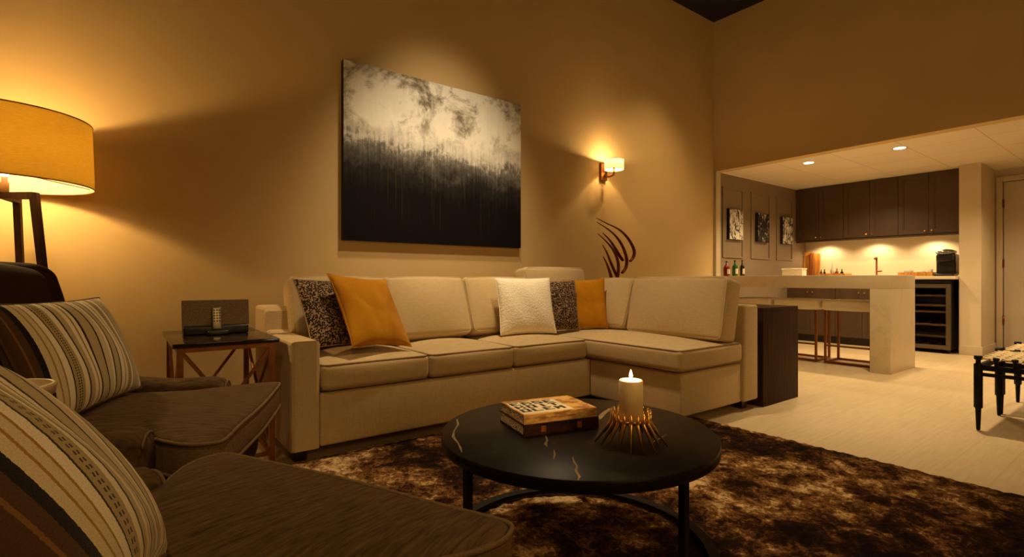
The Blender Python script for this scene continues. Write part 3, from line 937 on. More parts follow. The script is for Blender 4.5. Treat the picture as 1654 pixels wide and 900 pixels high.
# coffee maker
cm = thing('coffee_maker', 'black coffee maker with silver lid at the end of the counter', 'coffee maker', (8.2, 1.86, ZT))
def W(y): return y
m = MB(); m.rbox((8.26, 1.865, ZT + 0.14), (0.20, 0.19, 0.28), 0.03, 3, 3); m.rbox((8.14, 1.865, ZT + 0.016), (0.16, 0.19, 0.03), 0.012, 2, 2); m.rbox((8.15, 1.865, ZT + 0.225), (0.10, 0.165, 0.10), 0.025, 2, 3); m.build('body', M['blackplastic'], cm)
m = MB(); m.puffy([(8.22 + 0.13 * cos(a), 1.865 + 0.098 * sin(a)) for a in [2 * pi * i / 24 for i in range(24)]], ZT + 0.281, ZT + 0.318, 0.018, 0.022); m.build('lid', M['silver'], cm)
m = MB(); m.tube([(8.14, 1.78, ZT + 0.30), (8.095, 1.80, ZT + 0.285), (8.085, 1.865, ZT + 0.278), (8.095, 1.93, ZT + 0.285), (8.14, 1.95, ZT + 0.30)], 0.011); m.build('lid_handle', M['silver'], cm)
m = MB(); m.rbox((8.27, 1.765, ZT + 0.13), (0.16, 0.05, 0.22), 0.02, 2, 3); m.build('water_tank', M['smoke_glass'], cm)

# photographs on the panelled wall
PH = [(6.30, 6.63, 1.43, 1.83, 0.04, 'street photograph, bright and busy, nearest the living room', 1.3), (7.02, 7.34, 1.43, 1.83, -0.05, 'darkest of the three black and white photographs, in the middle panel', 4.1), (7.74, 8.05, 1.43, 1.83, 0.02, 'black and white photograph beside the upper cabinets', 8.7)]
for (a, b, c, d_, br, lab, sd) in PH:
    t_ = thing('wall_photograph', lab, 'picture', ((a + b) / 2, YW - 0.015, c), 'black and white photographs on the panelled wall')
    m = MB(); m.box((a, YW - 0.055, c), (b, YW - 0.0155, d_)); m.build('canvas', M['canvas_edge'], t_)
    m = MB(); m.box((a + 0.003, YW - 0.0575, c + 0.003), (b - 0.003, YW - 0.0552, d_ - 0.003)); m.planar_uv(0, 2, (a, c), (b, d_)); m.build('print', make_photo(sd, br), t_)

# ------------------------------------------------------------------ rug
RX0, RX1, RY0, RY1 = -1.2, 2.97, -1.5, 2.655
from mathutils import noise as mnoise
rm = MB()
nx, ny = 360, 350
gr = []
for i in range(nx + 1):
    row = []
    for j in range(ny + 1):
        x = RX0 + (RX1 - RX0) * i / nx; y = RY0 + (RY1 - RY0) * j / ny
        e = min(i, nx - i, j, ny - j)
        z = 0.001
        if e > 0:
            p = Vector((x * 28, y * 28, 0))
            z = 0.010 + 0.006 * mnoise.noise(p) + 0.004 * mnoise.noise(p * 2.3)
            z += 0.0 if e > 2 else -0.002
        row.append(rm.b.verts.new((x, y, min(0.019, max(0.003, z)) if e > 0 else z)))
    gr.append(row)
for i in range(nx):
    for j in range(ny):
        f = rm.face([gr[i][j], gr[i + 1][j], gr[i + 1][j + 1], gr[i][j + 1]], True)
        for lp, (a, b) in zip(f.loops, ((i, j), (i + 1, j), (i + 1, j + 1), (i, j + 1))):
            lp[rm.uv].uv = (a / nx, b / ny)
rug = rm.build('shag_rug', M['rug'])
tag(rug, 'brown and gold mottled shag rug under the coffee table', 'rug')

# ------------------------------------------------------------------ sofa
sofa = thing('sectional_sofa', 'beige linen L-shaped sectional sofa along the wall', 'sofa', (2.0, 3.0, 0))
SX0, SX1 = 0.64, 3.55      # outer left of the arm, outer face of the wing back
SY0, SY1 = 2.62, 3.46      # front plane, back plane
WY0 = 1.84                 # free end of the wing
WX0 = 2.68                 # front plane of the wing
BZ = 0.065
m = MB(); m.box((0.782, SY0 + 0.006, BZ), (3.36, SY1 - 0.162, 0.33), 0.012); m.build('base', M['linen'], sofa)
m = MB(); m.box((WX0, WY0 + 0.02, BZ), (3.36, SY0 + 0.004, 0.33), 0.014); m.build('base', M['linen'], sofa)
# arm: low front part with a raised back
m = MB()
prof = [(SY0 - 0.01, BZ), (SY0 - 0.01, 0.60), (3.14, 0.60), (3.165, 0.615), (3.19, 0.72), (3.215, 0.745), (SY1, 0.745), (SY1, BZ)]
def arm_ring(x, ins):
    cy = sum(p[0] for p in prof) / len(prof); cz = 0.35
    out = []
    for (y, z) in prof:
        yy = y + (ins if y < 3.0 else (-ins if y > 3.4 else 0)); zz = z - (ins if z > 0.3 else 0)
        out.append(Vector((x, yy, zz)))
    return out
m.loft([arm_ring(SX0, 0.018), arm_ring(SX0 + 0.006, 0.006), arm_ring(SX0 + 0.02, 0.0), arm_ring(0.76, 0.0), arm_ring(0.774, 0.006), arm_ring(0.78, 0.018)], smooth=False)
arm = m.build('arm', M['linen'], sofa)
# back frames
m = MB(); m.box((0.782, SY1 - 0.16, BZ), (SX1, SY1, 0.735), 0.02); m.build('back_frame', M['linen'], sofa)
m = MB(); m.box((3.37, WY0, BZ), (SX1, SY1 - 0.162, 0.725), 0.016); m.build('back_frame', M['linen'], sofa)

def loop_rect(cx, cy, hx, hy, r, z, n=5, wob=None):
    pts = []
    for (sx, sy, a0) in ((1, 1, 0), (-1, 1, 90), (-1, -1, 180), (1, -1, 270)):
        for k in range(n + 1):
            a = radians(a0 + 90 * k / n)
            pts.append(Vector((cx + sx * (hx - r) + r * cos(a), cy + sy * (hy - r) + r * sin(a), z)))
    out = []
    N = len(pts)
    for i in range(N):
        a, b = pts[i], pts[(i + 1) % N]
        out.append(a)
        L = (b - a).length
        if L > 0.12:
            for k in range(1, 8):
                out.append(a.lerp(b, k / 8))
    return out

def seat_cushion(x0, x1, y0, y1, z0=0.342, z1=0.475, crown=0.035):
    cx, cy = (x0 + x1) / 2, (y0 + y1) / 2
    m = MB(); m.rbox((cx, cy, (z0 + z1) / 2), (x1 - x0, y1 - y0, z1 - z0), 0.028, 8, 3, (0.006, 0.010, crown))
    c = m.build('seat_cushion', M['linen'], sofa)
    p = MB()
    hx, hy = (x1 - x0) / 2, (y1 - y0) / 2
    for z in (z1 - 0.006, z0 + 0.006):
        p.tube(loop_rect(cx, cy, hx - 0.007, hy - 0.007, 0.03, z), 0.0055, 6, True)
    p.build('piping', M['piping'], c)
    return c
seat_cushion(0.786, 1.385, SY0 - 0.012, 3.26)
seat_cushion(1.39, 1.99, SY0 - 0.012, 3.26)
seat_cushion(1.995, 2.645, SY0 - 0.012, 3.26)
seat_cushion(2.652, 3.362, WY0 + 0.008, 3.26)

def back_cushion(ctr, size, rot, tilt, mat='linen', crown=0.035, roll=0.0):
    """Upright loose cushion; local x width, y thickness (front at -y), z height; tilted back."""
    m4 = Matrix.Translation(ctr) @ Matrix.Rotation(rot, 4, 'Z') @ Matrix.Rotation(roll, 4, 'Y') @ Matrix.Rotation(-tilt, 4, 'X')
    m = MB()
    m.rbox((0, 0, 0), size, 0.032, 8, 3, (0.01, crown, 0.012), mat=m4)
    c = m.build('back_cushion', M[mat], sofa)
    p = MB()
    hx, hz = size[0] / 2, size[2] / 2
    for s in (-1, 1):
        q = loop_rect(0, 0, hx - 0.008, hz - 0.008, 0.032, 0)
        p.tube([m4 @ Vector((v.x, s * (size[1] / 2 - 0.008), v.y)) for v in q], 0.004, 6, True)
    p.build('piping', M['linen'], c)
    return c
T = radians(20)
back_cushion((1.07, 3.20, 0.70), (0.60, 0.17, 0.42), 0, T)
back_cushion((1.66, 3.20, 0.70), (0.60, 0.17, 0.42), 0, T)
back_cushion((2.27, 3.20, 0.70), (0.60, 0.17, 0.42), 0, T)
back_cushion((2.88, 3.25, 0.785), (0.66, 0.16, 0.42), 0, radians(10))
back_cushion((3.25, 2.885, 0.695), (0.40, 0.17, 0.42), radians(-90), T)
back_cushion((3.24, 2.26, 0.695), (0.80, 0.18, 0.43), radians(-90), radians(12))
# feet
for (x, y, zz) in ((0.70, 2.70, 0.0), (0.70, 3.38, 0), (2.62, 2.70, 0), (2.8, 1.93, 0.021), (3.47, 1.93, 0), (3.47, 3.38, 0), (2.0, 3.38, 0)):
    m = MB(); m.box((x - 0.03, y - 0.03, zz), (x + 0.03, y + 0.03, BZ + 0.002)); m.build('foot', M['espresso'], sofa)

# throw pillows
def pillow_mat(ctr, az, lean, roll=0.0):
    """az: horizontal direction the front looks to; lean back from upright; roll in its own plane."""
    n = Vector((cos(az) * cos(lean), sin(az) * cos(lean), sin(lean)))
    up = Vector((-cos(az) * sin(lean), -sin(az) * sin(lean), cos(lean)))
    x = up.cross(n)
    R = Matrix(((x.x, up.x, n.x), (x.y, up.y, n.y), (x.z, up.z, n.z))).to_4x4()
    return Matrix.Translation(ctr) @ R @ Matrix.Rotation(roll, 4, 'Z')
def throw(ctr, az, lean, roll, w, h, th, mat, label, pinch=0.06, name='throw_pillow', power=0.45, group=None, sag=0.0):
    t_ = thing(name, label, 'pillow', ctr, group)
    m4 = pillow_mat(ctr, radians(az), radians(lean), radians(roll))
    m = MB(); m.pillow(w, h, th, m4, pinch, power=power, sag=sag); c = m.build('cover', M[mat], t_)
    p = MB(); pts = []
    N = 22
    def e(a, b):
        return m4 @ Vector((w / 2 * a * (1 - pinch * (1 - b * b) * a * a), h / 2 * b * (1 - pinch * (1 - a * a) * b * b) - sag * (1 - a * a) * max(0, b) ** 2, 0))
    for k in range(N): pts.append(e(-1 + 2 * k / N, -1))
    for k in range(N): pts.append(e(1, -1 + 2 * k / N))
    for k in range(N): pts.append(e(1 - 2 * k / N, 1))
    for k in range(N): pts.append(e(-1, 1 - 2 * k / N))
    p.tube(pts, 0.0035, 6, True); p.build('seam', M[mat], t_)
    return t_
throw((0.975, 2.955, 0.714), -76, 34, -3, 0.42, 0.44, 0.13, 'speckle', 'dark speckled pillow in the sofa corner by the arm')
throw((1.125, 2.835, 0.722), -70, 35, -6, 0.41, 0.48, 0.13, 'gold_velvet', 'mustard velvet pillow leaning on the speckled pillow near the arm', 0.09)
throw((2.34, 2.935, 0.712), -104, 16, 0, 0.44, 0.42, 0.14, 'cream_cloth', 'cream tufted pillow in front of the tall back cushion', 0.05)
throw((2.685, 2.99, 0.70), -106, 12, 0, 0.37, 0.40, 0.10, 'speckle', 'dark speckled pillow tucked behind the cream pillow')
throw((2.975, 2.965, 0.705), -128, 14, 2, 0.34, 0.41, 0.10, 'gold_velvet', 'mustard velvet pillow in the far corner of the sofa', 0.05)

# long dark console behind the wing
co = thing('console_table', 'long dark wood console behind the sofa wing', 'table', (3.87, 2.5, 0))
m = MB(); m.box((3.60, 1.83, 0.672), (4.13, 3.42, 0.70), 0.003); m.build('top', M['wood_dark'], co)
m = MB(); m.box((3.60, 1.83, 0), (4.13, 1.87, 0.6715), 0.002); m.build('side_panel', M['wood_dark'], co)
m = MB(); m.box((3.60, 3.38, 0), (4.13, 3.42, 0.6715), 0.002); m.build('side_panel', M['wood_dark'], co)
m = MB(); m.box((3.60, 1.8705, 0.0), (3.63, 3.3795, 0.6715)); m.build('back_panel', M['wood_dark'], co)

# fin sculpture on the console
sc = thing('fin_sculpture', 'bronze sculpture of curved blades standing behind the sofa corner', 'sculpture', (3.76, 3.32, 0.70))
def spt(u, v, y=3.32):
    # point of the sculpture's own vertical plane
    f = 831.24; ca, sa = cos(YAW), sin(YAW)
    dx = f * ca + (u - 827) * sa; dy = f * sa - (u - 827) * ca
    t = y / dy
    return Vector((dx * t, y, EYE - (v - 452) * t))
BL = [[(963, 352), (980, 361), (1000, 371), (1015, 386), (1024, 404), (1023, 415), (1018, 422)],
      [(964, 359), (980, 369), (995, 382), (1006, 399), (1012, 418), (1011, 432), (1005, 441)],
      [(973, 376), (984, 387), (993, 400), (1000, 412), (1006, 421)],
      [(965, 377), (978, 389), (989, 402), (997, 418), (999, 434), (997, 450), (993, 466)],
      [(973, 395), (980, 408), (986, 423), (993, 439), (999, 452), (1001, 466)],
      [(974, 414), (980, 426), (985, 440), (988, 452), (990, 466)]]
for k, b in enumerate(BL):
    m = MB()
    yy = 3.32 + (k - 2.5) * 0.012
    P = [spt(u, v, yy) for u, v in b]
    path = []
    for i in range(len(P) - 1):
        p0, p1, p2, p3 = P[max(i - 1, 0)], P[i], P[i + 1], P[min(i + 2, len(P) - 1)]
        for q in range(5):
            s = q / 5
            path.append(0.5 * ((2 * p1) + (p2 - p0) * s + (2 * p0 - 5 * p1 + 4 * p2 - p3) * s * s + (3 * p1 - p0 - 3 * p2 + p3) * s ** 3))
    path.append(P[-1])
    n = len(path)
    rad = [0.004 + 0.016 * sin(pi * min(1.0, (i / (n - 1)) * 0.62)) for i in range(n)]
    m.tube(path, rad, 10, False, (1.0, 0.55)); m.build('blade', M['bronze'], sc)
m = MB()
pb = spt(996, 466)
m.loft([[pb + Vector((0.05 * cos(2 * pi * i / 16), 0.03 * sin(2 * pi * i / 16), 0.02)) for i in range(16)], [Vector((pb.x + 0.03 * cos(2 * pi * i / 16), pb.y + 0.03 * sin(2 * pi * i / 16), 0.76)) for i in range(16)], [Vector((pb.x + 0.09 * cos(2 * pi * i / 16), pb.y + 0.055 * sin(2 * pi * i / 16), 0.72)) for i in range(16)], [Vector((pb.x + 0.09 * cos(2 * pi * i / 16), pb.y + 0.06 * sin(2 * pi * i / 16), 0.7005)) for i in range(16)]])
m.build('base', M['bronze'], sc)

# ------------------------------------------------------------------ painting
PX0, PX1, PZ0, PZ1 = 1.25, 2.855, 1.185, 2.475
pa = thing('abstract_painting', 'large black and cream abstract canvas above the sofa', 'painting', ((PX0 + PX1) / 2, YW, PZ0))
m = MB(); m.box((PX0, YW - 0.045, PZ0), (PX1, YW - 0.001, PZ1), 0.002); m.build('stretcher', M['canvas_edge'], pa)
m = MB()
m.box((PX0 + 0.001, YW - 0.048, PZ0 + 0.001), (PX1 - 0.001, YW - 0.0455, PZ1 - 0.001)); m.planar_uv(0, 2, (PX0, PZ0), (PX1, PZ1)); m.build('canvas', M['painting'], pa)

# ------------------------------------------------------------------ wall sconce
sx = 3.965
sn = thing('wall_sconce', 'brass wall sconce with small cream drum shade', 'wall lamp', (sx, YW, 1.92))
m = MB(); m.box((sx - 0.045, YW - 0.03, 1.925), (sx + 0.045, YW - 0.0005, 2.105), 0.004); m.build('wall_plate', M['copper'], sn)
m = MB(); m.tube([(sx, YW - 0.028, 1.975), (sx + 0.0, YW - 0.10, 1.955), (sx + 0.0, YW - 0.15, 1.965), (sx, YW - 0.16, 1.99), (sx, YW - 0.16, 2.03)], 0.011); m.build('arm', M['copper'], sn)
SCX, SCY, SCZ = sx, YW - 0.16, 2.015
m = MB(); n = 40
R = 0.098
m.loft([[Vector((SCX + R * cos(2 * pi * i / n), SCY + R * sin(2 * pi * i / n), z)) for i in range(n)] for z in (SCZ, SCZ + 0.10)], True, (False, False)); sh = m.build('shade', M['white_shade'], sn)
m = MB()
for z in (SCZ, SCZ + 0.10):
    m.tube([(SCX + R * cos(2 * pi * i / n), SCY + R * sin(2 * pi * i / n), z) for i in range(n)], 0.0022, 6, True)
m.build('rim', M['brass'], sh)
m = MB(); m.lathe([(0.012, 0), (0.012, 0.03), (0.001, 0.031)], (SCX, SCY, SCZ + 0.015), 14); m.build('socket', M['copper'], sn)
m = MB(); m.lathe([(0.008, 0), (0.016, 0.012), (0.017, 0.022), (0.001, 0.04)], (SCX, SCY, SCZ + 0.047), 14); m.build('bulb', M['bulb'], sn)
lamp('sconce_lamp', 'POINT', (SCX, SCY, SCZ + 0.078), 14, SOFT, sn, 0.018)

# ------------------------------------------------------------------ floor lamp
LX, LY = -0.443, 3.33
fl = thing('floor_lamp', 'tripod floor lamp with wide gold drum shade', 'lamp', (LX, LY, 0))
LZ0, LZ1, LR = 1.346, 1.657, 0.3276
m = MB(); n = 72
m.loft([[Vector((LX + r * cos(2 * pi * i / n), LY + r * sin(2 * pi * i / n), z)) for i in range(n)] for r, z in ((LR, LZ0), (LR * 0.985, (LZ0 + LZ1) / 2), (LR * 0.97, LZ1))], True, (False, False))
shd = m.build('lamp_shade', M['shade'], fl)
m = MB(); q_ = LR - 0.004
m.loft([[Vector((LX + r * cos(2 * pi * i / n), LY + r * sin(2 * pi * i / n), z)) for i in range(n)] for r, z in ((q_, LZ0 + 0.002), (q_ * 0.985, (LZ0 + LZ1) / 2), (q_ * 0.97, LZ1 - 0.002))], True, (False, False))
m.build('lining', M['lining'], shd, 'white inner lining')
m = MB()
m.tube([(LX + LR * cos(2 * pi * i / n), LY + LR * sin(2 * pi * i / n), LZ0) for i in range(n)], 0.003, 6, True)
m.tube([(LX + LR * 0.97 * cos(2 * pi * i / n), LY + LR * 0.97 * sin(2 * pi * i / n), LZ1) for i in range(n)], 0.003, 6, True)
m.build('rim', M['bronze'], shd)
m = MB()
for k in range(3):
    a = radians(20 + 120 * k)
    m.tube([(LX + 0.02 * cos(a), LY + 0.02 * sin(a), LZ0 + 0.06), (LX + LR * 0.985 * cos(a), LY + LR * 0.985 * sin(a), LZ0 + 0.02)], 0.0025, 6)
m.build('shade_spider', M['bronze'], fl)
m = MB(); m.lathe([(0.017, 0), (0.017, 0.045), (0.012, 0.05), (0.012, 0.075), (0.001, 0.076)], (LX, LY, 1.305), 18); m.build('socket', M['socket'], fl)
m = MB(); m.lathe([(0.012, 0), (0.022, 0.02), (0.03, 0.045), (0.028, 0.065), (0.001, 0.085)], (LX, LY, 1.382), 18); m.build('bulb', M['bulb'], fl)
ang0 = atan2(-cos(YAW), sin(YAW)) + radians(-3)  # direction of the leg seen to the right of the stem
tops = []
m = MB()
for k in range(3):
    a = ang0 + radians(120 * k)
    m.bar((LX, LY, 1.290), (LX + 0.15 * cos(a), LY + 0.15 * sin(a), 1.290), 0.03, 0.03)
m.build('top_brace', M['wood_dark'], fl)
for k in range(3):
    a = ang0 + radians(120 * k)
    m = MB()
    p0 = Vector((LX + 0.145 * cos(a), LY + 0.145 * sin(a), 1.304)); p1 = Vector((LX + 0.30 * cos(a), LY + 0.30 * sin(a), 0.0))
    s = Vector((-sin(a), cos(a), 0)); o_ = Vector((cos(a), sin(a), 0))
    rings = []
    for q, w in ((0, 0.028), (1, 0.022)):
        p = p0.lerp(p1, q)
        rings.append([p + s * w / 2 * i + o_ * w / 2 * j for i, j in ((-1, -1), (1, -1), (1, 1), (-1, 1))])
    m.loft(rings, smooth=False); m.build('leg', M['wood_dark'], fl)
lamp('floor_lamp_light', 'POINT', (LX, LY, 1.505), 21, AMBER, fl, 0.035)

# ------------------------------------------------------------------ side table with speaker dock
TX0, TX1, TY0, TY1, TZ = 0.17, 0.61, 2.70, 3.42, 0.615
st_ = thing('side_table', 'dark topped side table with bronze X-braced legs', 'table', (0.39, 3.06, 0))
t = NT('smoked_table_top'); n_ = t.noise(t.coord('Object', scale=(12, 1, 1)), 5, 4); t.set(0.12, 0, 0.6, t.ramp(n_, [(0.3, (26, 17, 12)), (0.7, (40, 27, 18))])); M['table_top'] = t.m
m = MB(); m.box((TX0, TY0, TZ - 0.02), (TX1, TY1, TZ), 0.003); m.build('table_top', M['table_top'], st_)
m = MB()
for (a, b) in (((TX0 + 0.03, TY0 + 0.03), (TX1 - 0.03, TY0 + 0.03)), ((TX0 + 0.03, TY1 - 0.03), (TX1 - 0.03, TY1 - 0.03)), ((TX0 + 0.03, TY0 + 0.03), (TX0 + 0.03, TY1 - 0.03)), ((TX1 - 0.03, TY0 + 0.03), (TX1 - 0.03, TY1 - 0.03))):
    m.bar((*a, TZ - 0.032), (*b, TZ - 0.032), 0.022)
    m.bar((*a, 0.05), (*b, 0.05), 0.018)
m.build('frame', M['copper'], st_)
for x in (TX0 + 0.03, TX1 - 0.03):
    for y in (TY0 + 0.03, TY1 - 0.03):
        m = MB(); m.bar((x, y, 0.0), (x, y, TZ - 0.021), 0.026); m.build('leg', M['copper'], st_)
def xbrace(a, b):
    m = MB()
    m.bar((*a, 0.06), (*b, TZ - 0.05), 0.014); m.bar((*a, TZ - 0.05), (*b, 0.06), 0.014)
    m.build('cross_brace', M['copper'], st_)
xbrace((TX0 + 0.04, TY0 + 0.03), (TX1 - 0.04, TY0 + 0.03)); xbrace((TX0 + 0.04, TY1 - 0.03), (TX1 - 0.04, TY1 - 0.03))
xbrace((TX0 + 0.03, TY0 + 0.04), (TX0 + 0.03, TY1 - 0.04)); xbrace((TX1 - 0.03, TY0 + 0.04), (TX1 - 0.03, TY1 - 0.04))

sd = thing('speaker_dock', 'wide grey speaker dock on the side table', 'speaker', (0.40, 3.12, TZ))
yf = 3.10
m = MB(); m.loft([[Vector((x, y, z)) for x, y, z in ((0.235, yf, TZ + 0.045), (0.545, yf, TZ + 0.045), (0.545, yf + 0.02, TZ + 0.178), (0.235, yf + 0.02, TZ + 0.178))],
                  [Vector((x, y, z)) for x, y, z in ((0.255, yf + 0.09, TZ + 0.045), (0.525, yf + 0.09, TZ + 0.045), (0.525, yf + 0.05, TZ + 0.175), (0.255, yf + 0.05, TZ + 0.175))]], smooth=False)
m.build('body', M['blackplastic'], sd)
t = NT('speaker_grille'); vn = t.n('ShaderNodeTexVoronoi'); vn.inputs['Scale'].default_value = 260; t.l(t.coord('Object'), vn.inputs['Vector']); t.set(0.5, 0.5, 0.3, t.ramp(vn.outputs['Distance'], [(0.2, (66, 55, 42)), (0.6, (112, 94, 70))])); M['grille'] = t.m
m = MB(); m.loft([[Vector((x, y, z)) for x, y, z in ((0.237, yf - 0.008, TZ + 0.048), (0.543, yf - 0.008, TZ + 0.048), (0.543, yf + 0.012, TZ + 0.176), (0.237, yf + 0.012, TZ + 0.176))],
                  [Vector((x, y + 0.007, z)) for x, y, z in ((0.237, yf - 0.008, TZ + 0.048), (0.543, yf - 0.008, TZ + 0.048), (0.543, yf + 0.012, TZ + 0.176), (0.237, yf + 0.012, TZ + 0.176))]], smooth=False)
m.build('grille', M['grille'], sd)
m = MB(); m.box((0.24, yf - 0.02, TZ), (0.54, yf + 0.075, TZ + 0.0445), 0.008); m.rbox((0.39, yf - 0.045, TZ + 0.012), (0.10, 0.08, 0.024), 0.008, 2, 2); m.build('base', M['blackplastic'], sd)
pl = thing('music_player', 'slim silver music player standing in the speaker dock', 'music player', (0.39, yf - 0.04, TZ + 0.025))
m4 = Matrix.Translation((0.388, yf - 0.035, TZ + 0.026)) @ Matrix.Rotation(radians(-8), 4, 'X')
m = MB(); m.rbox((0, 0, 0.058), (0.044, 0.012, 0.115), 0.005, 2, 2, mat=m4); m.build('body', M['silver'], pl)
m = MB()
for r_ in range(5):
    for c_ in range(3):
        m.box((-0.016 + c_ * 0.012, -0.0075, 0.040 + r_ * 0.014), (-0.008 + c_ * 0.012, -0.0062, 0.048 + r_ * 0.014), mat=m4)
m.build('button_pad', M['blackplastic'], pl)

# ------------------------------------------------------------------ armchairs
def smooth_outline(pts, per=6):
    n = len(pts); out = []
    for i in range(n):
        p0, p1, p2, p3 = [Vector(pts[(i + k) % n]) for k in (-1, 0, 1, 2)]
        for q in range(per):
            s = q / per
            v = 0.5 * ((2 * p1) + (p2 - p0) * s + (2 * p0 - 5 * p1 + 4 * p2 - p3) * s * s + (3 * p1 - p0 - 3 * p2 + p3) * s ** 3)
            out.append((v.x, v.y))
    return out

def make_armchair(label):
    """Local frame: +x forward, y to its left; the front edge of the seat at x = 0.43."""
    t_ = thing('armchair', label, 'chair', (0, 0, 0), 'brown armchairs facing the coffee table')
    Tt = [(0.43, -0.25), (0.44, 0.0), (0.435, 0.25), (0.43, 0.37), (0.423, 0.425), (0.39, 0.44), (0.36, 0.44), (0.315, 0.422), (0.265, 0.385), (0.20, 0.345), (0.0, 0.336), (-0.20, 0.334), (-0.29, 0.28),
          (-0.30, 0.0), (-0.29, -0.28), (-0.20, -0.334), (0.0, -0.336), (0.20, -0.345), (0.265, -0.385), (0.315, -0.422), (0.36, -0.44), (0.39, -0.44), (0.423, -0.425), (0.43, -0.37)]
    O = smooth_outline(Tt, 4)
    z0, z1 = 0.315, 0.425
    m = MB(); m.puffy(O, z0, z1, 0.022, 0.035, 12, (0.0, 0.0)); cu = m.build('seat_cushion', [M['chair'], M['chair_side_lit']], t_)
    for f in cu.data.polygons:
        if abs(f.normal.z) < 0.5: f.material_index = 1  # upright faces take the copy with the light painted in
    m = MB()
    for z in (z1 - 0.008, z0 + 0.008):
        m.tube([(x * 1.002, y * 1.002, z) for x, y in O], 0.0055, 6, True)
    m.build('piping', M['chair_side_lit'], cu)
    m = MB(); m.puffy(smooth_outline([(0.36, -0.3), (0.37, 0), (0.36, 0.3), (0.30, 0.40), (0.0, 0.41), (-0.30, 0.40), (-0.42, 0.3), (-0.43, 0), (-0.42, -0.3), (-0.30, -0.40), (0.0, -0.41), (0.30, -0.40)], 3), 0.15, 0.312, 0.02, 0.0, 4); m.build('seat_frame', M['chair_back'], t_)
    # low sloping arms, scrolled at the front
    for s in (-1, 1):
        m = MB(); rings = []
        for (x, zt, w, yo) in ((-0.40, 0.66, 0.08, 0.385), (-0.32, 0.62, 0.085, 0.385), (-0.22, 0.53, 0.088, 0.384), (-0.10, 0.478, 0.09, 0.383), (0.04, 0.465, 0.092, 0.382), (0.17, 0.468, 0.094, 0.382), (0.208, 0.46, 0.09, 0.382), (0.228, 0.44, 0.07, 0.382), (0.235, 0.41, 0.04, 0.382)):
            zb = 0.20 if x < 0.22 else 0.24
            ring = []
            r = w / 2
            for k in range(13):
                a = pi * k / 12
                ring.append(Vector((x, s * (yo + r * cos(a)), zt - r * 0.8 + r * 0.8 * sin(a))))
            ring.append(Vector((x, s * (yo - r), zb))); ring.append(Vector((x, s * (yo + r), zb)))
            rings.append(ring)
        m.loft(rings); a_ = m.build('arm', M['chair'], t_)
        p = MB(); p.tube([(0.226, s * (0.382 + 0.041 * cos(pi * k / 10)), 0.41 + 0.036 * sin(pi * k / 10)) for k in range(11)] , 0.004, 6); p.build('piping', M['chair_side_lit'], a_)
    # tall back: shell with wings and an inset front panel
    m4 = Matrix.Translation((-0.345, 0, 0.30)) @ Matrix.Rotation(radians(-11), 4, 'Y')
    def wing(w):
        # the outer thirds come forward a little
        k = max(0.0, abs(w.y) / 0.42 - 0.55)
        w = w.copy(); w.x += 0.16 * k
        top = max(0.0, w.z / 0.34)
        w.y *= 1 - 0.12 * top * top
        return w
    m = MB(); m.rbox((-0.04, 0, 0.315), (0.13, 0.84, 0.66), 0.062, 8, 4, (0, 0, 0.03), mat=m4, warp=wing); m.build('back_shell', M['chair_back'], t_)
    m = MB(); m.rbox((0.035, 0, 0.305), (0.11, 0.60, 0.625), 0.05, 8, 4, (0.03, 0, 0.03), mat=m4); m.build('back_cushion', M['chair_back'], t_)
    for sx_ in (-1, 1):
        for sy_ in (-1, 1):
            m = MB(); x = 0.27 if sx_ > 0 else -0.34; y = sy_ * 0.33
            m.lathe([(0.014, 0), (0.024, 0.15), (0.024, 0.16)], (x, y, 0), 14); m.build('leg', M['espresso'], t_)
    return t_

def chair_place(front_mid, az):
    d = Vector((cos(az), sin(az)))
    return (front_mid[0] - 0.43 * d.x, front_mid[1] - 0.43 * d.y, 0.02)
AZ_A, AZ_B = radians(-23), radians(25.5)
chA = make_armchair('brown armchair beside the floor lamp and side table')
chA.location = chair_place((0.394, 2.065), AZ_A); chA.rotation_euler = (0, 0, AZ_A)
chB = dup(chA, chair_place((0.405, 1.165), AZ_B), AZ_B, 'brown armchair nearest the camera, seat pointing at the coffee table')
for c_ in chB.children:
    if c_.name.startswith('back_'):
        c_.location.x -= 0.11
    if c_.name.startswith('arm') and c_.data.vertices[0].co.y < 0:
        c_.location.z -= 0.035

def chair_pt(ch, az, x, y, z):
    c, s = cos(az), sin(az)
    return (ch.location.x + x * c - y * s, ch.location.y + x * s + y * c, ch.location.z + z)
throw(chair_pt(chA, AZ_A, -0.125, -0.035, 0.632), -23, 22, 0, 0.61, 0.385, 0.16, 'stripes', 'striped lumbar pillow on the armchair by the lamp', 0.05, 'striped_pillow', group='striped pillows on the armchairs')
throw((-0.123, 0.803, 0.693), 9.4, 42.3, -25, 0.504, 0.431, 0.166, 'stripes', 'striped pillow in the foreground on the nearest armchair', 0.05, 'striped_pillow', group='striped pillows on the armchairs')

# little drinks table between the armchairs
dt = thing('drinks_table', 'small round drinks table with pale rim between the armchairs', 'table', (-0.225, 1.60, 0.02))
m = MB(); m.lathe([(0.001, 0.0), (0.085, 0.0), (0.098, 0.008), (0.102, 0.028), (0.100, 0.032), (0.090, 0.032), (0.086, 0.012), (0.001, 0.011)], (-0.225, 1.60, 0.63), 40); m.build('tray_rim', M['tray_wood'], dt)
m = MB(); m.lathe([(0.001, 0.0115), (0.084, 0.0122), (0.084, 0.0135), (0.001, 0.014)], (-0.225, 1.60, 0.63), 32); m.build('tray_surface', M['tray_in'], dt)
m = MB(); m.lathe([(0.011, 0), (0.011, 0.595)], (-0.225, 1.60, 0.034), 16); m.build('stem', M['bronze'], dt)
m = MB(); m.lathe([(0.11, 0), (0.11, 0.008), (0.02, 0.014), (0.001, 0.0142)], (-0.225, 1.60, 0.02), 32); m.build('base', M['bronze'], dt)

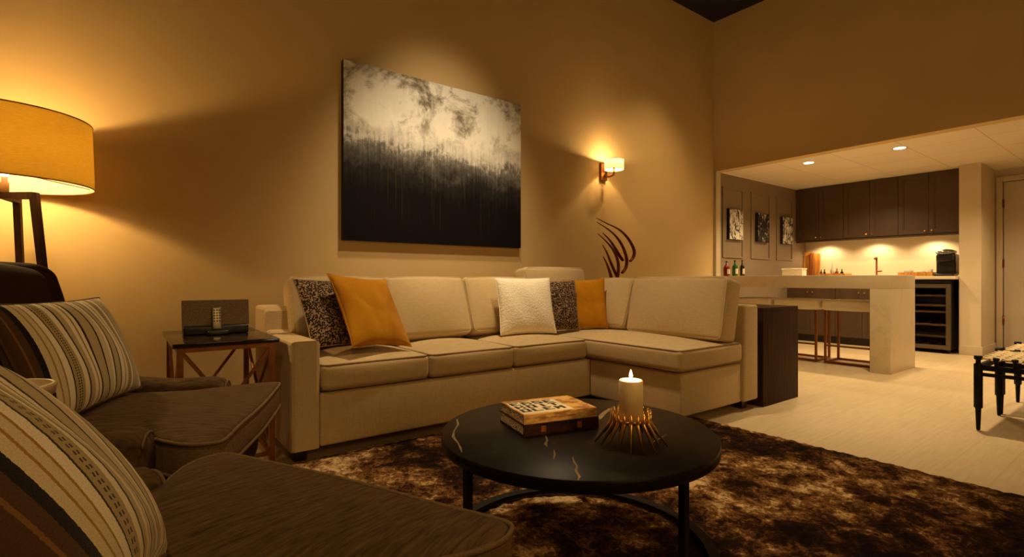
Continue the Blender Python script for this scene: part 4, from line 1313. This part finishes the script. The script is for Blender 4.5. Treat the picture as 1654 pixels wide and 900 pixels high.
# ------------------------------------------------------------------ coffee table
CX, CYC, CR, CZ = 1.20, 1.235, 0.445, 0.405
ct = thing('coffee_table', 'round black marble coffee table with thin metal legs', 'table', (CX, CYC, 0.02))
m = MB()
m.lathe([(0.001, -0.034), (CR - 0.002, -0.034), (CR, -0.032), (CR, -0.002), (CR - 0.002, 0.0), (0.001, 0.0)], (CX, CYC, CZ), 96)
m.mi = 1
def gpt(u, v, z):
    f = 831.24; ca, sa = cos(YAW), sin(YAW)
    t = (z - EYE) / -(v - 452)
    return Vector(((f * ca + (u - 827) * sa) * t, (f * sa - (u - 827) * ca) * t, z))
def ribbon(pts, w):
    P = [gpt(u, v, CZ + 0.0004) for u, v in pts]
    L, R_ = [], []
    for i, p in enumerate(P):
        d = (P[min(i + 1, len(P) - 1)] - P[max(i - 1, 0)]).normalized()
        nrm = Vector((-d.y, d.x, 0))
        ww = w[i] if isinstance(w, list) else w
        L.append(p + nrm * ww); R_.append(p - nrm * ww)
    m.loft([L, R_], False, (False, False), False)
ribbon([(738, 677), (740, 686), (733, 697), (732, 706), (740, 716), (744, 724), (746, 731)], [0.002, 0.004, 0.002, 0.005, 0.002, 0.003, 0.001])
ribbon([(881, 703), (884, 711), (881, 717), (884, 722)], [0.001, 0.003, 0.005, 0.001])
ribbon([(895, 727), (896, 734), (894, 742)], [0.001, 0.003, 0.001])
ribbon([(925, 738), (927, 746), (932, 753), (930, 760), (936, 770), (934, 776)], [0.001, 0.003, 0.002, 0.004, 0.003, 0.001])
ribbon([(966, 677), (975, 668), (986, 660)], [0.010, 0.009, 0.007])
ribbon([(1050, 716), (1066, 708), (1076, 702)], [0.0008, 0.0015, 0.0008])
m.build('table_top', [M['marble'], M['vein']], ct)
lr = CR - 0.025
for a in (radians(179), radians(268), radians(44)):
    m = MB(); x, y = CX + lr * cos(a), CYC + lr * sin(a)
    m.bar((x, y, 0.034), (x, y, CZ - 0.0342), 0.02); m.build('leg', M['blackmetal'], ct)
m = MB(); n = 64
prof = [(lr - 0.006, 0.0), (lr + 0.030, 0.0), (lr + 0.030, 0.014), (lr - 0.006, 0.014)]
rs = [m.ring([Vector((CX + r * cos(2 * pi * i / n), CYC + r * sin(2 * pi * i / n), 0.02 + z)) for i in range(n)]) for r, z in prof]
for a, b in zip(rs, rs[1:] + rs[:1]): m.bridge(a, b, True, False)
m.build('base_ring', M['blackmetal'], ct)

# books
t = NT('patterned_page_edges'); n_ = t.noise(t.coord('Object', scale=(120, 120, 120)), 1.6, 3, 0.6); t.set(0.7, 0, 0.2, t.ramp(n_, [(0.42, (90, 66, 44)), (0.52, (244, 230, 200))])); M['edges'] = t.m
t = NT('ochre_book_spine'); n_ = t.noise(t.coord('Object', scale=(14, 14, 60)), 1.5, 3, 0.6); t.set(0.55, 0, 0.3, t.ramp(n_, [(0.38, (160, 108, 50)), (0.56, (226, 178, 104))])); M['ochre'] = t.m
t = NT('dark_book_cover'); n_ = t.noise(t.coord('Object', scale=(10, 10, 20)), 2.0, 3, 0.6); t.set(0.45, 0, 0.3, t.ramp(n_, [(0.40, (30, 14, 12)), (0.62, (70, 38, 30))])); M['darkbook'] = t.m
M['coverpaper'] = plain('cream_cover_paper', (232, 218, 182), 0.55, var=0.05, scale=10)
M['ink'] = plain('black_ink', (24, 18, 16), 0.6, var=0.1, scale=30)
# corners measured on the table: front-left, front-right, back-right, back-left
zb = CZ + 0.0005
f_ = gpt(846, 706, zb); r_ = gpt(967, 690, zb); b_ = gpt(905, 662, zb); l_ = gpt(798, 681, zb)
ex = (r_ - f_).normalized(); ey = Vector((-ex.y, ex.x, 0))
BW = (r_ - f_).length; BD = (l_ - f_).dot(ey)
def book(name, z0, z1, mats, label, inset=0.0, dx=0.0, dy=0.0):
    t_ = thing(name, label, 'book', (f_.x, f_.y, z0), 'books on the coffee table')
    m4 = Matrix(((ex.x, ey.x, 0, f_.x + ex.x * dx + ey.x * dy), (ex.y, ey.y, 0, f_.y + ex.y * dx + ey.y * dy), (0, 0, 1, 0), (0, 0, 0, 1)))
    w, d = BW - inset, BD - inset
    m = MB(); c = 0.003
    m.box((0, 0, z0), (w, d, z0 + c), mat=m4); m.box((0, 0, z1 - c), (w, d, z1), mat=m4); m.box((0, 0, z0 + c), (w, 0.004, z1 - c), mat=m4)
    m.build('cover', mats[0], t_)
    m = MB(); m.box((0.003, 0.0045, z0 + c + 0.0002), (w - 0.004, d - 0.004, z1 - c - 0.0002), mat=m4); m.build('pages', mats[1], t_)
    return t_, m4, w, d
bk2, m4, w, d = book('hardback_book', zb, zb + 0.036, (M['darkbook'], M['edges']), 'dark red hardback at the bottom of the book pair')
mm = MB()
for k in (0.22, 0.70):
    mm.box((w * k, -0.0006, zb + 0.008), (w * k + 0.018, 0.0, zb + 0.028), mat=m4)
mm.build('spine_emblem', M['walnut'], bk2)
zt = zb + 0.0365
bk1, m4, w, d = book('hardback_book', zt, zt + 0.030, (M['ochre'], M['edges']), 'ochre hardback with bold black lettering on top of the pair', 0.008, 0.002, 0.003)
top = zt + 0.030
mm = MB(); mm.box((0.006, 0.012, top + 0.0001), (w * 0.70, d - 0.03, top + 0.0006), mat=m4); mm.build('cover_panel', M['coverpaper'], bk1)
# bold letter shapes in rows, read along the book's width
G = {'E': ['111', '100', '110', '100', '111'], 'R': ['110', '101', '110', '101', '101'], 'S': ['111', '100', '111', '001', '111'], 'K': ['101', '101', '110', '101', '101'], 'O': ['111', '101', '101', '101', '111'],
     'I': ['010', '010', '010', '010', '010'], 'T': ['111', '010', '010', '010', '010'], 'L': ['100', '100', '100', '100', '111'], 'N': ['101', '111', '111', '101', '101']}
mm = MB()
rows = ['ERSE', 'KOIT', 'OLEN']
ch = (d - 0.06) / len(rows); cw = (w * 0.70 - 0.02) / 4
for ri, row in enumerate(rows):
    for ci, chx in enumerate(row):
        for gy, line in enumerate(G[chx]):
            for gx, bit in enumerate(line):
                if bit == '1':
                    px, py = cw * 0.82 / 3, ch * 0.82 / 5
                    xa = 0.012 + ci * cw + gx * px; ya = d - 0.036 - ri * ch - (gy + 1) * py
                    mm.box((xa, ya, top + 0.0006), (xa + px * 1.0, ya + py * 1.0, top + 0.0009), mat=m4)
mm.build('cover_lettering', M['ink'], bk1)

# candle in its spiked brass ring
KP = gpt(1019, 716, CZ)
kh = thing('candle_holder', 'brass ring of long spikes holding the candle', 'candle holder', (KP.x, KP.y, CZ))
NS = 18
ringz = CZ + 0.072
rr = 0.047
m = MB(); m.tube([(KP.x + rr * cos(2 * pi * i / 32), KP.y + rr * sin(2 * pi * i / 32), ringz) for i in range(32)], 0.006, 8, True); m.lathe([(0.001, 0), (0.043, 0), (0.043, 0.004), (0.001, 0.004)], (KP.x, KP.y, ringz - 0.008), 28); m.build('ring', M['brass'], kh)
for i in range(NS):
    a = 2 * pi * i / NS
    m = MB(); c, s = cos(a), sin(a)
    k = 0.108 if i % 2 else 0.100
    pts = [(KP.x + k * c, KP.y + k * s, CZ + 0.003), (KP.x + (rr + 0.010) * c, KP.y + (rr + 0.010) * s, ringz - 0.006), (KP.x + (rr + 0.008) * c, KP.y + (rr + 0.008) * s, ringz + 0.004), (KP.x + (rr + 0.013) * c, KP.y + (rr + 0.013) * s, ringz + 0.030)]
    m.tube(pts, [0.0020, 0.0072, 0.0070, 0.0030], 6); m.build('spike', M['brass'], kh)
cd = thing('pillar_candle', 'lit cream pillar candle on the coffee table', 'candle', (KP.x, KP.y, ringz))
cz0, cz1, cr = ringz - 0.0035, ringz + 0.120, 0.036
m = MB(); m.lathe([(0.001, 0), (cr, 0.0), (cr, cz1 - cz0 - 0.004), (cr - 0.003, cz1 - cz0), (cr - 0.008, cz1 - cz0 - 0.001), (0.012, cz1 - cz0 - 0.008), (0.001, cz1 - cz0 - 0.009)], (KP.x, KP.y, cz0), 40); m.build('wax_body', M['wax'], cd)
m = MB(); m.tube([(KP.x, KP.y, cz1 - 0.009), (KP.x + 0.001, KP.y, cz1 + 0.006)], 0.0012, 6); m.build('wick', M['ink'], cd)
m = MB(); m.lathe([(0.0005, 0.0), (0.0042, 0.006), (0.0052, 0.011), (0.0036, 0.019), (0.0012, 0.026), (0.0003, 0.029)], (KP.x, KP.y, cz1 + 0.0015), 14); m.build('flame', M['flame'], cd)
lamp('candle_light', 'POINT', (KP.x, KP.y, cz1 + 0.02), 2.2, AMBER, cd, 0.008)

# ------------------------------------------------------------------ woven stools at the right
def make_weave():
    t = NT('woven_strap')
    tc = t.coord('Object', scale=(1, 1, 1))
    ck = t.n('ShaderNodeTexChecker'); ck.inputs['Scale'].default_value = 18
    ck.inputs['Color1'].default_value = lin((206, 184, 142)); ck.inputs['Color2'].default_value = lin((176, 152, 110))
    t.l(tc, ck.inputs['Vector'])
    return t.set(0.6, 0, 0.3, ck.outputs[0])
M['strap'] = plain('pale_leather_strap', (206, 184, 142), 0.55, var=0.08, scale=12)
def make_bench_stool(label):
    """Local: 0..0.6 in x, 0..-0.6 in y; corner leg at the origin."""
    t_ = thing('woven_stool', label, 'stool', (0, 0, 0), 'woven stools at the right')
    Wd, Dp = 0.585, 0.60
    for (x, y) in ((0.02, -0.02), (Wd - 0.02, -0.02), (0.02, -Dp + 0.02), (Wd - 0.02, -Dp + 0.02)):
        m = MB(); m.lathe([(0.008, 0.0), (0.010, 0.01), (0.014, 0.125), (0.0145, 0.13), (0.021, 0.135), (0.021, 0.395), (0.012, 0.40), (0.012, 0.42), (0.020, 0.424), (0.020, 0.444), (0.001, 0.446)], (x, y, 0), 18)
        m.build('leg', M['blackmetal'], t_)
    m = MB()
    for y in (-0.02, -Dp + 0.02):
        m.bar((0.02, y, 0.375), (Wd - 0.02, y, 0.375), 0.022, 0.03)
    for x in (0.02, Wd - 0.02):
        m.bar((x, -0.02, 0.375), (x, -Dp + 0.02, 0.375), 0.022, 0.03)
        m.bar((x, -0.02, 0.335), (x, -Dp + 0.02, 0.335), 0.016, 0.02)
    m.build('seat_frame', M['blackmetal'], t_)
    # knobs along the rails, where the straps are fixed
    kn = 7
    for i in range(1, kn):
        for x in (0.02, Wd - 0.02):
            m = MB(); yy = -0.02 - (Dp - 0.04) * i / kn
            m.lathe([(0.009, 0), (0.009, 0.03), (0.015, 0.034), (0.015, 0.05), (0.001, 0.052)], (x, yy, 0.388), 14); m.build('peg', M['blackmetal'], t_)
    # straps: over and under
    nS = 12
    sw = (Dp - 0.06) / nS
    for i in range(nS):
        m = MB(); y0 = -0.03 - sw * (i + 0.5)
        N = nS * 6
        top_, bot_ = [], []
        for k in range(N + 1):
            x = 0.01 + (Wd - 0.02) * k / N
            z = 0.427 + 0.004 * cos(pi * (k / 6) + pi * i)
            top_.append((x, z))
        rings = [[Vector((x, y0 - sw * 0.46, z - 0.002)), Vector((x, y0 + sw * 0.46, z - 0.002)), Vector((x, y0 + sw * 0.46, z + 0.002)), Vector((x, y0 - sw * 0.46, z + 0.002))] for x, z in top_]
        m.loft(rings, smooth=False); m.build('strap', M['strap'], t_)
    sw2 = (Wd - 0.06) / nS
    for i in range(nS):
        m = MB(); x0 = 0.03 + sw2 * (i + 0.5)
        N = nS * 6
        rings = []
        for k in range(N + 1):
            y = -0.02 - (Dp - 0.04) * k / N
            z = 0.427 - 0.004 * cos(pi * (k / 6) + pi * i)
            rings.append([Vector((x0 - sw2 * 0.46, y, z - 0.002)), Vector((x0 + sw2 * 0.46, y, z - 0.002)), Vector((x0 + sw2 * 0.46, y, z + 0.002)), Vector((x0 - sw2 * 0.46, y, z + 0.002))])
        m.loft(rings, smooth=False); m.build('strap', M['strap'], t_)
    return t_
ws = make_bench_stool('woven strap stool with black turned legs, nearer the rug')
ws.location = (4.07, 0.80, 0)
dup(ws, (4.675, 0.80, 0), 0, 'woven strap stool behind the other, nearer the bar')
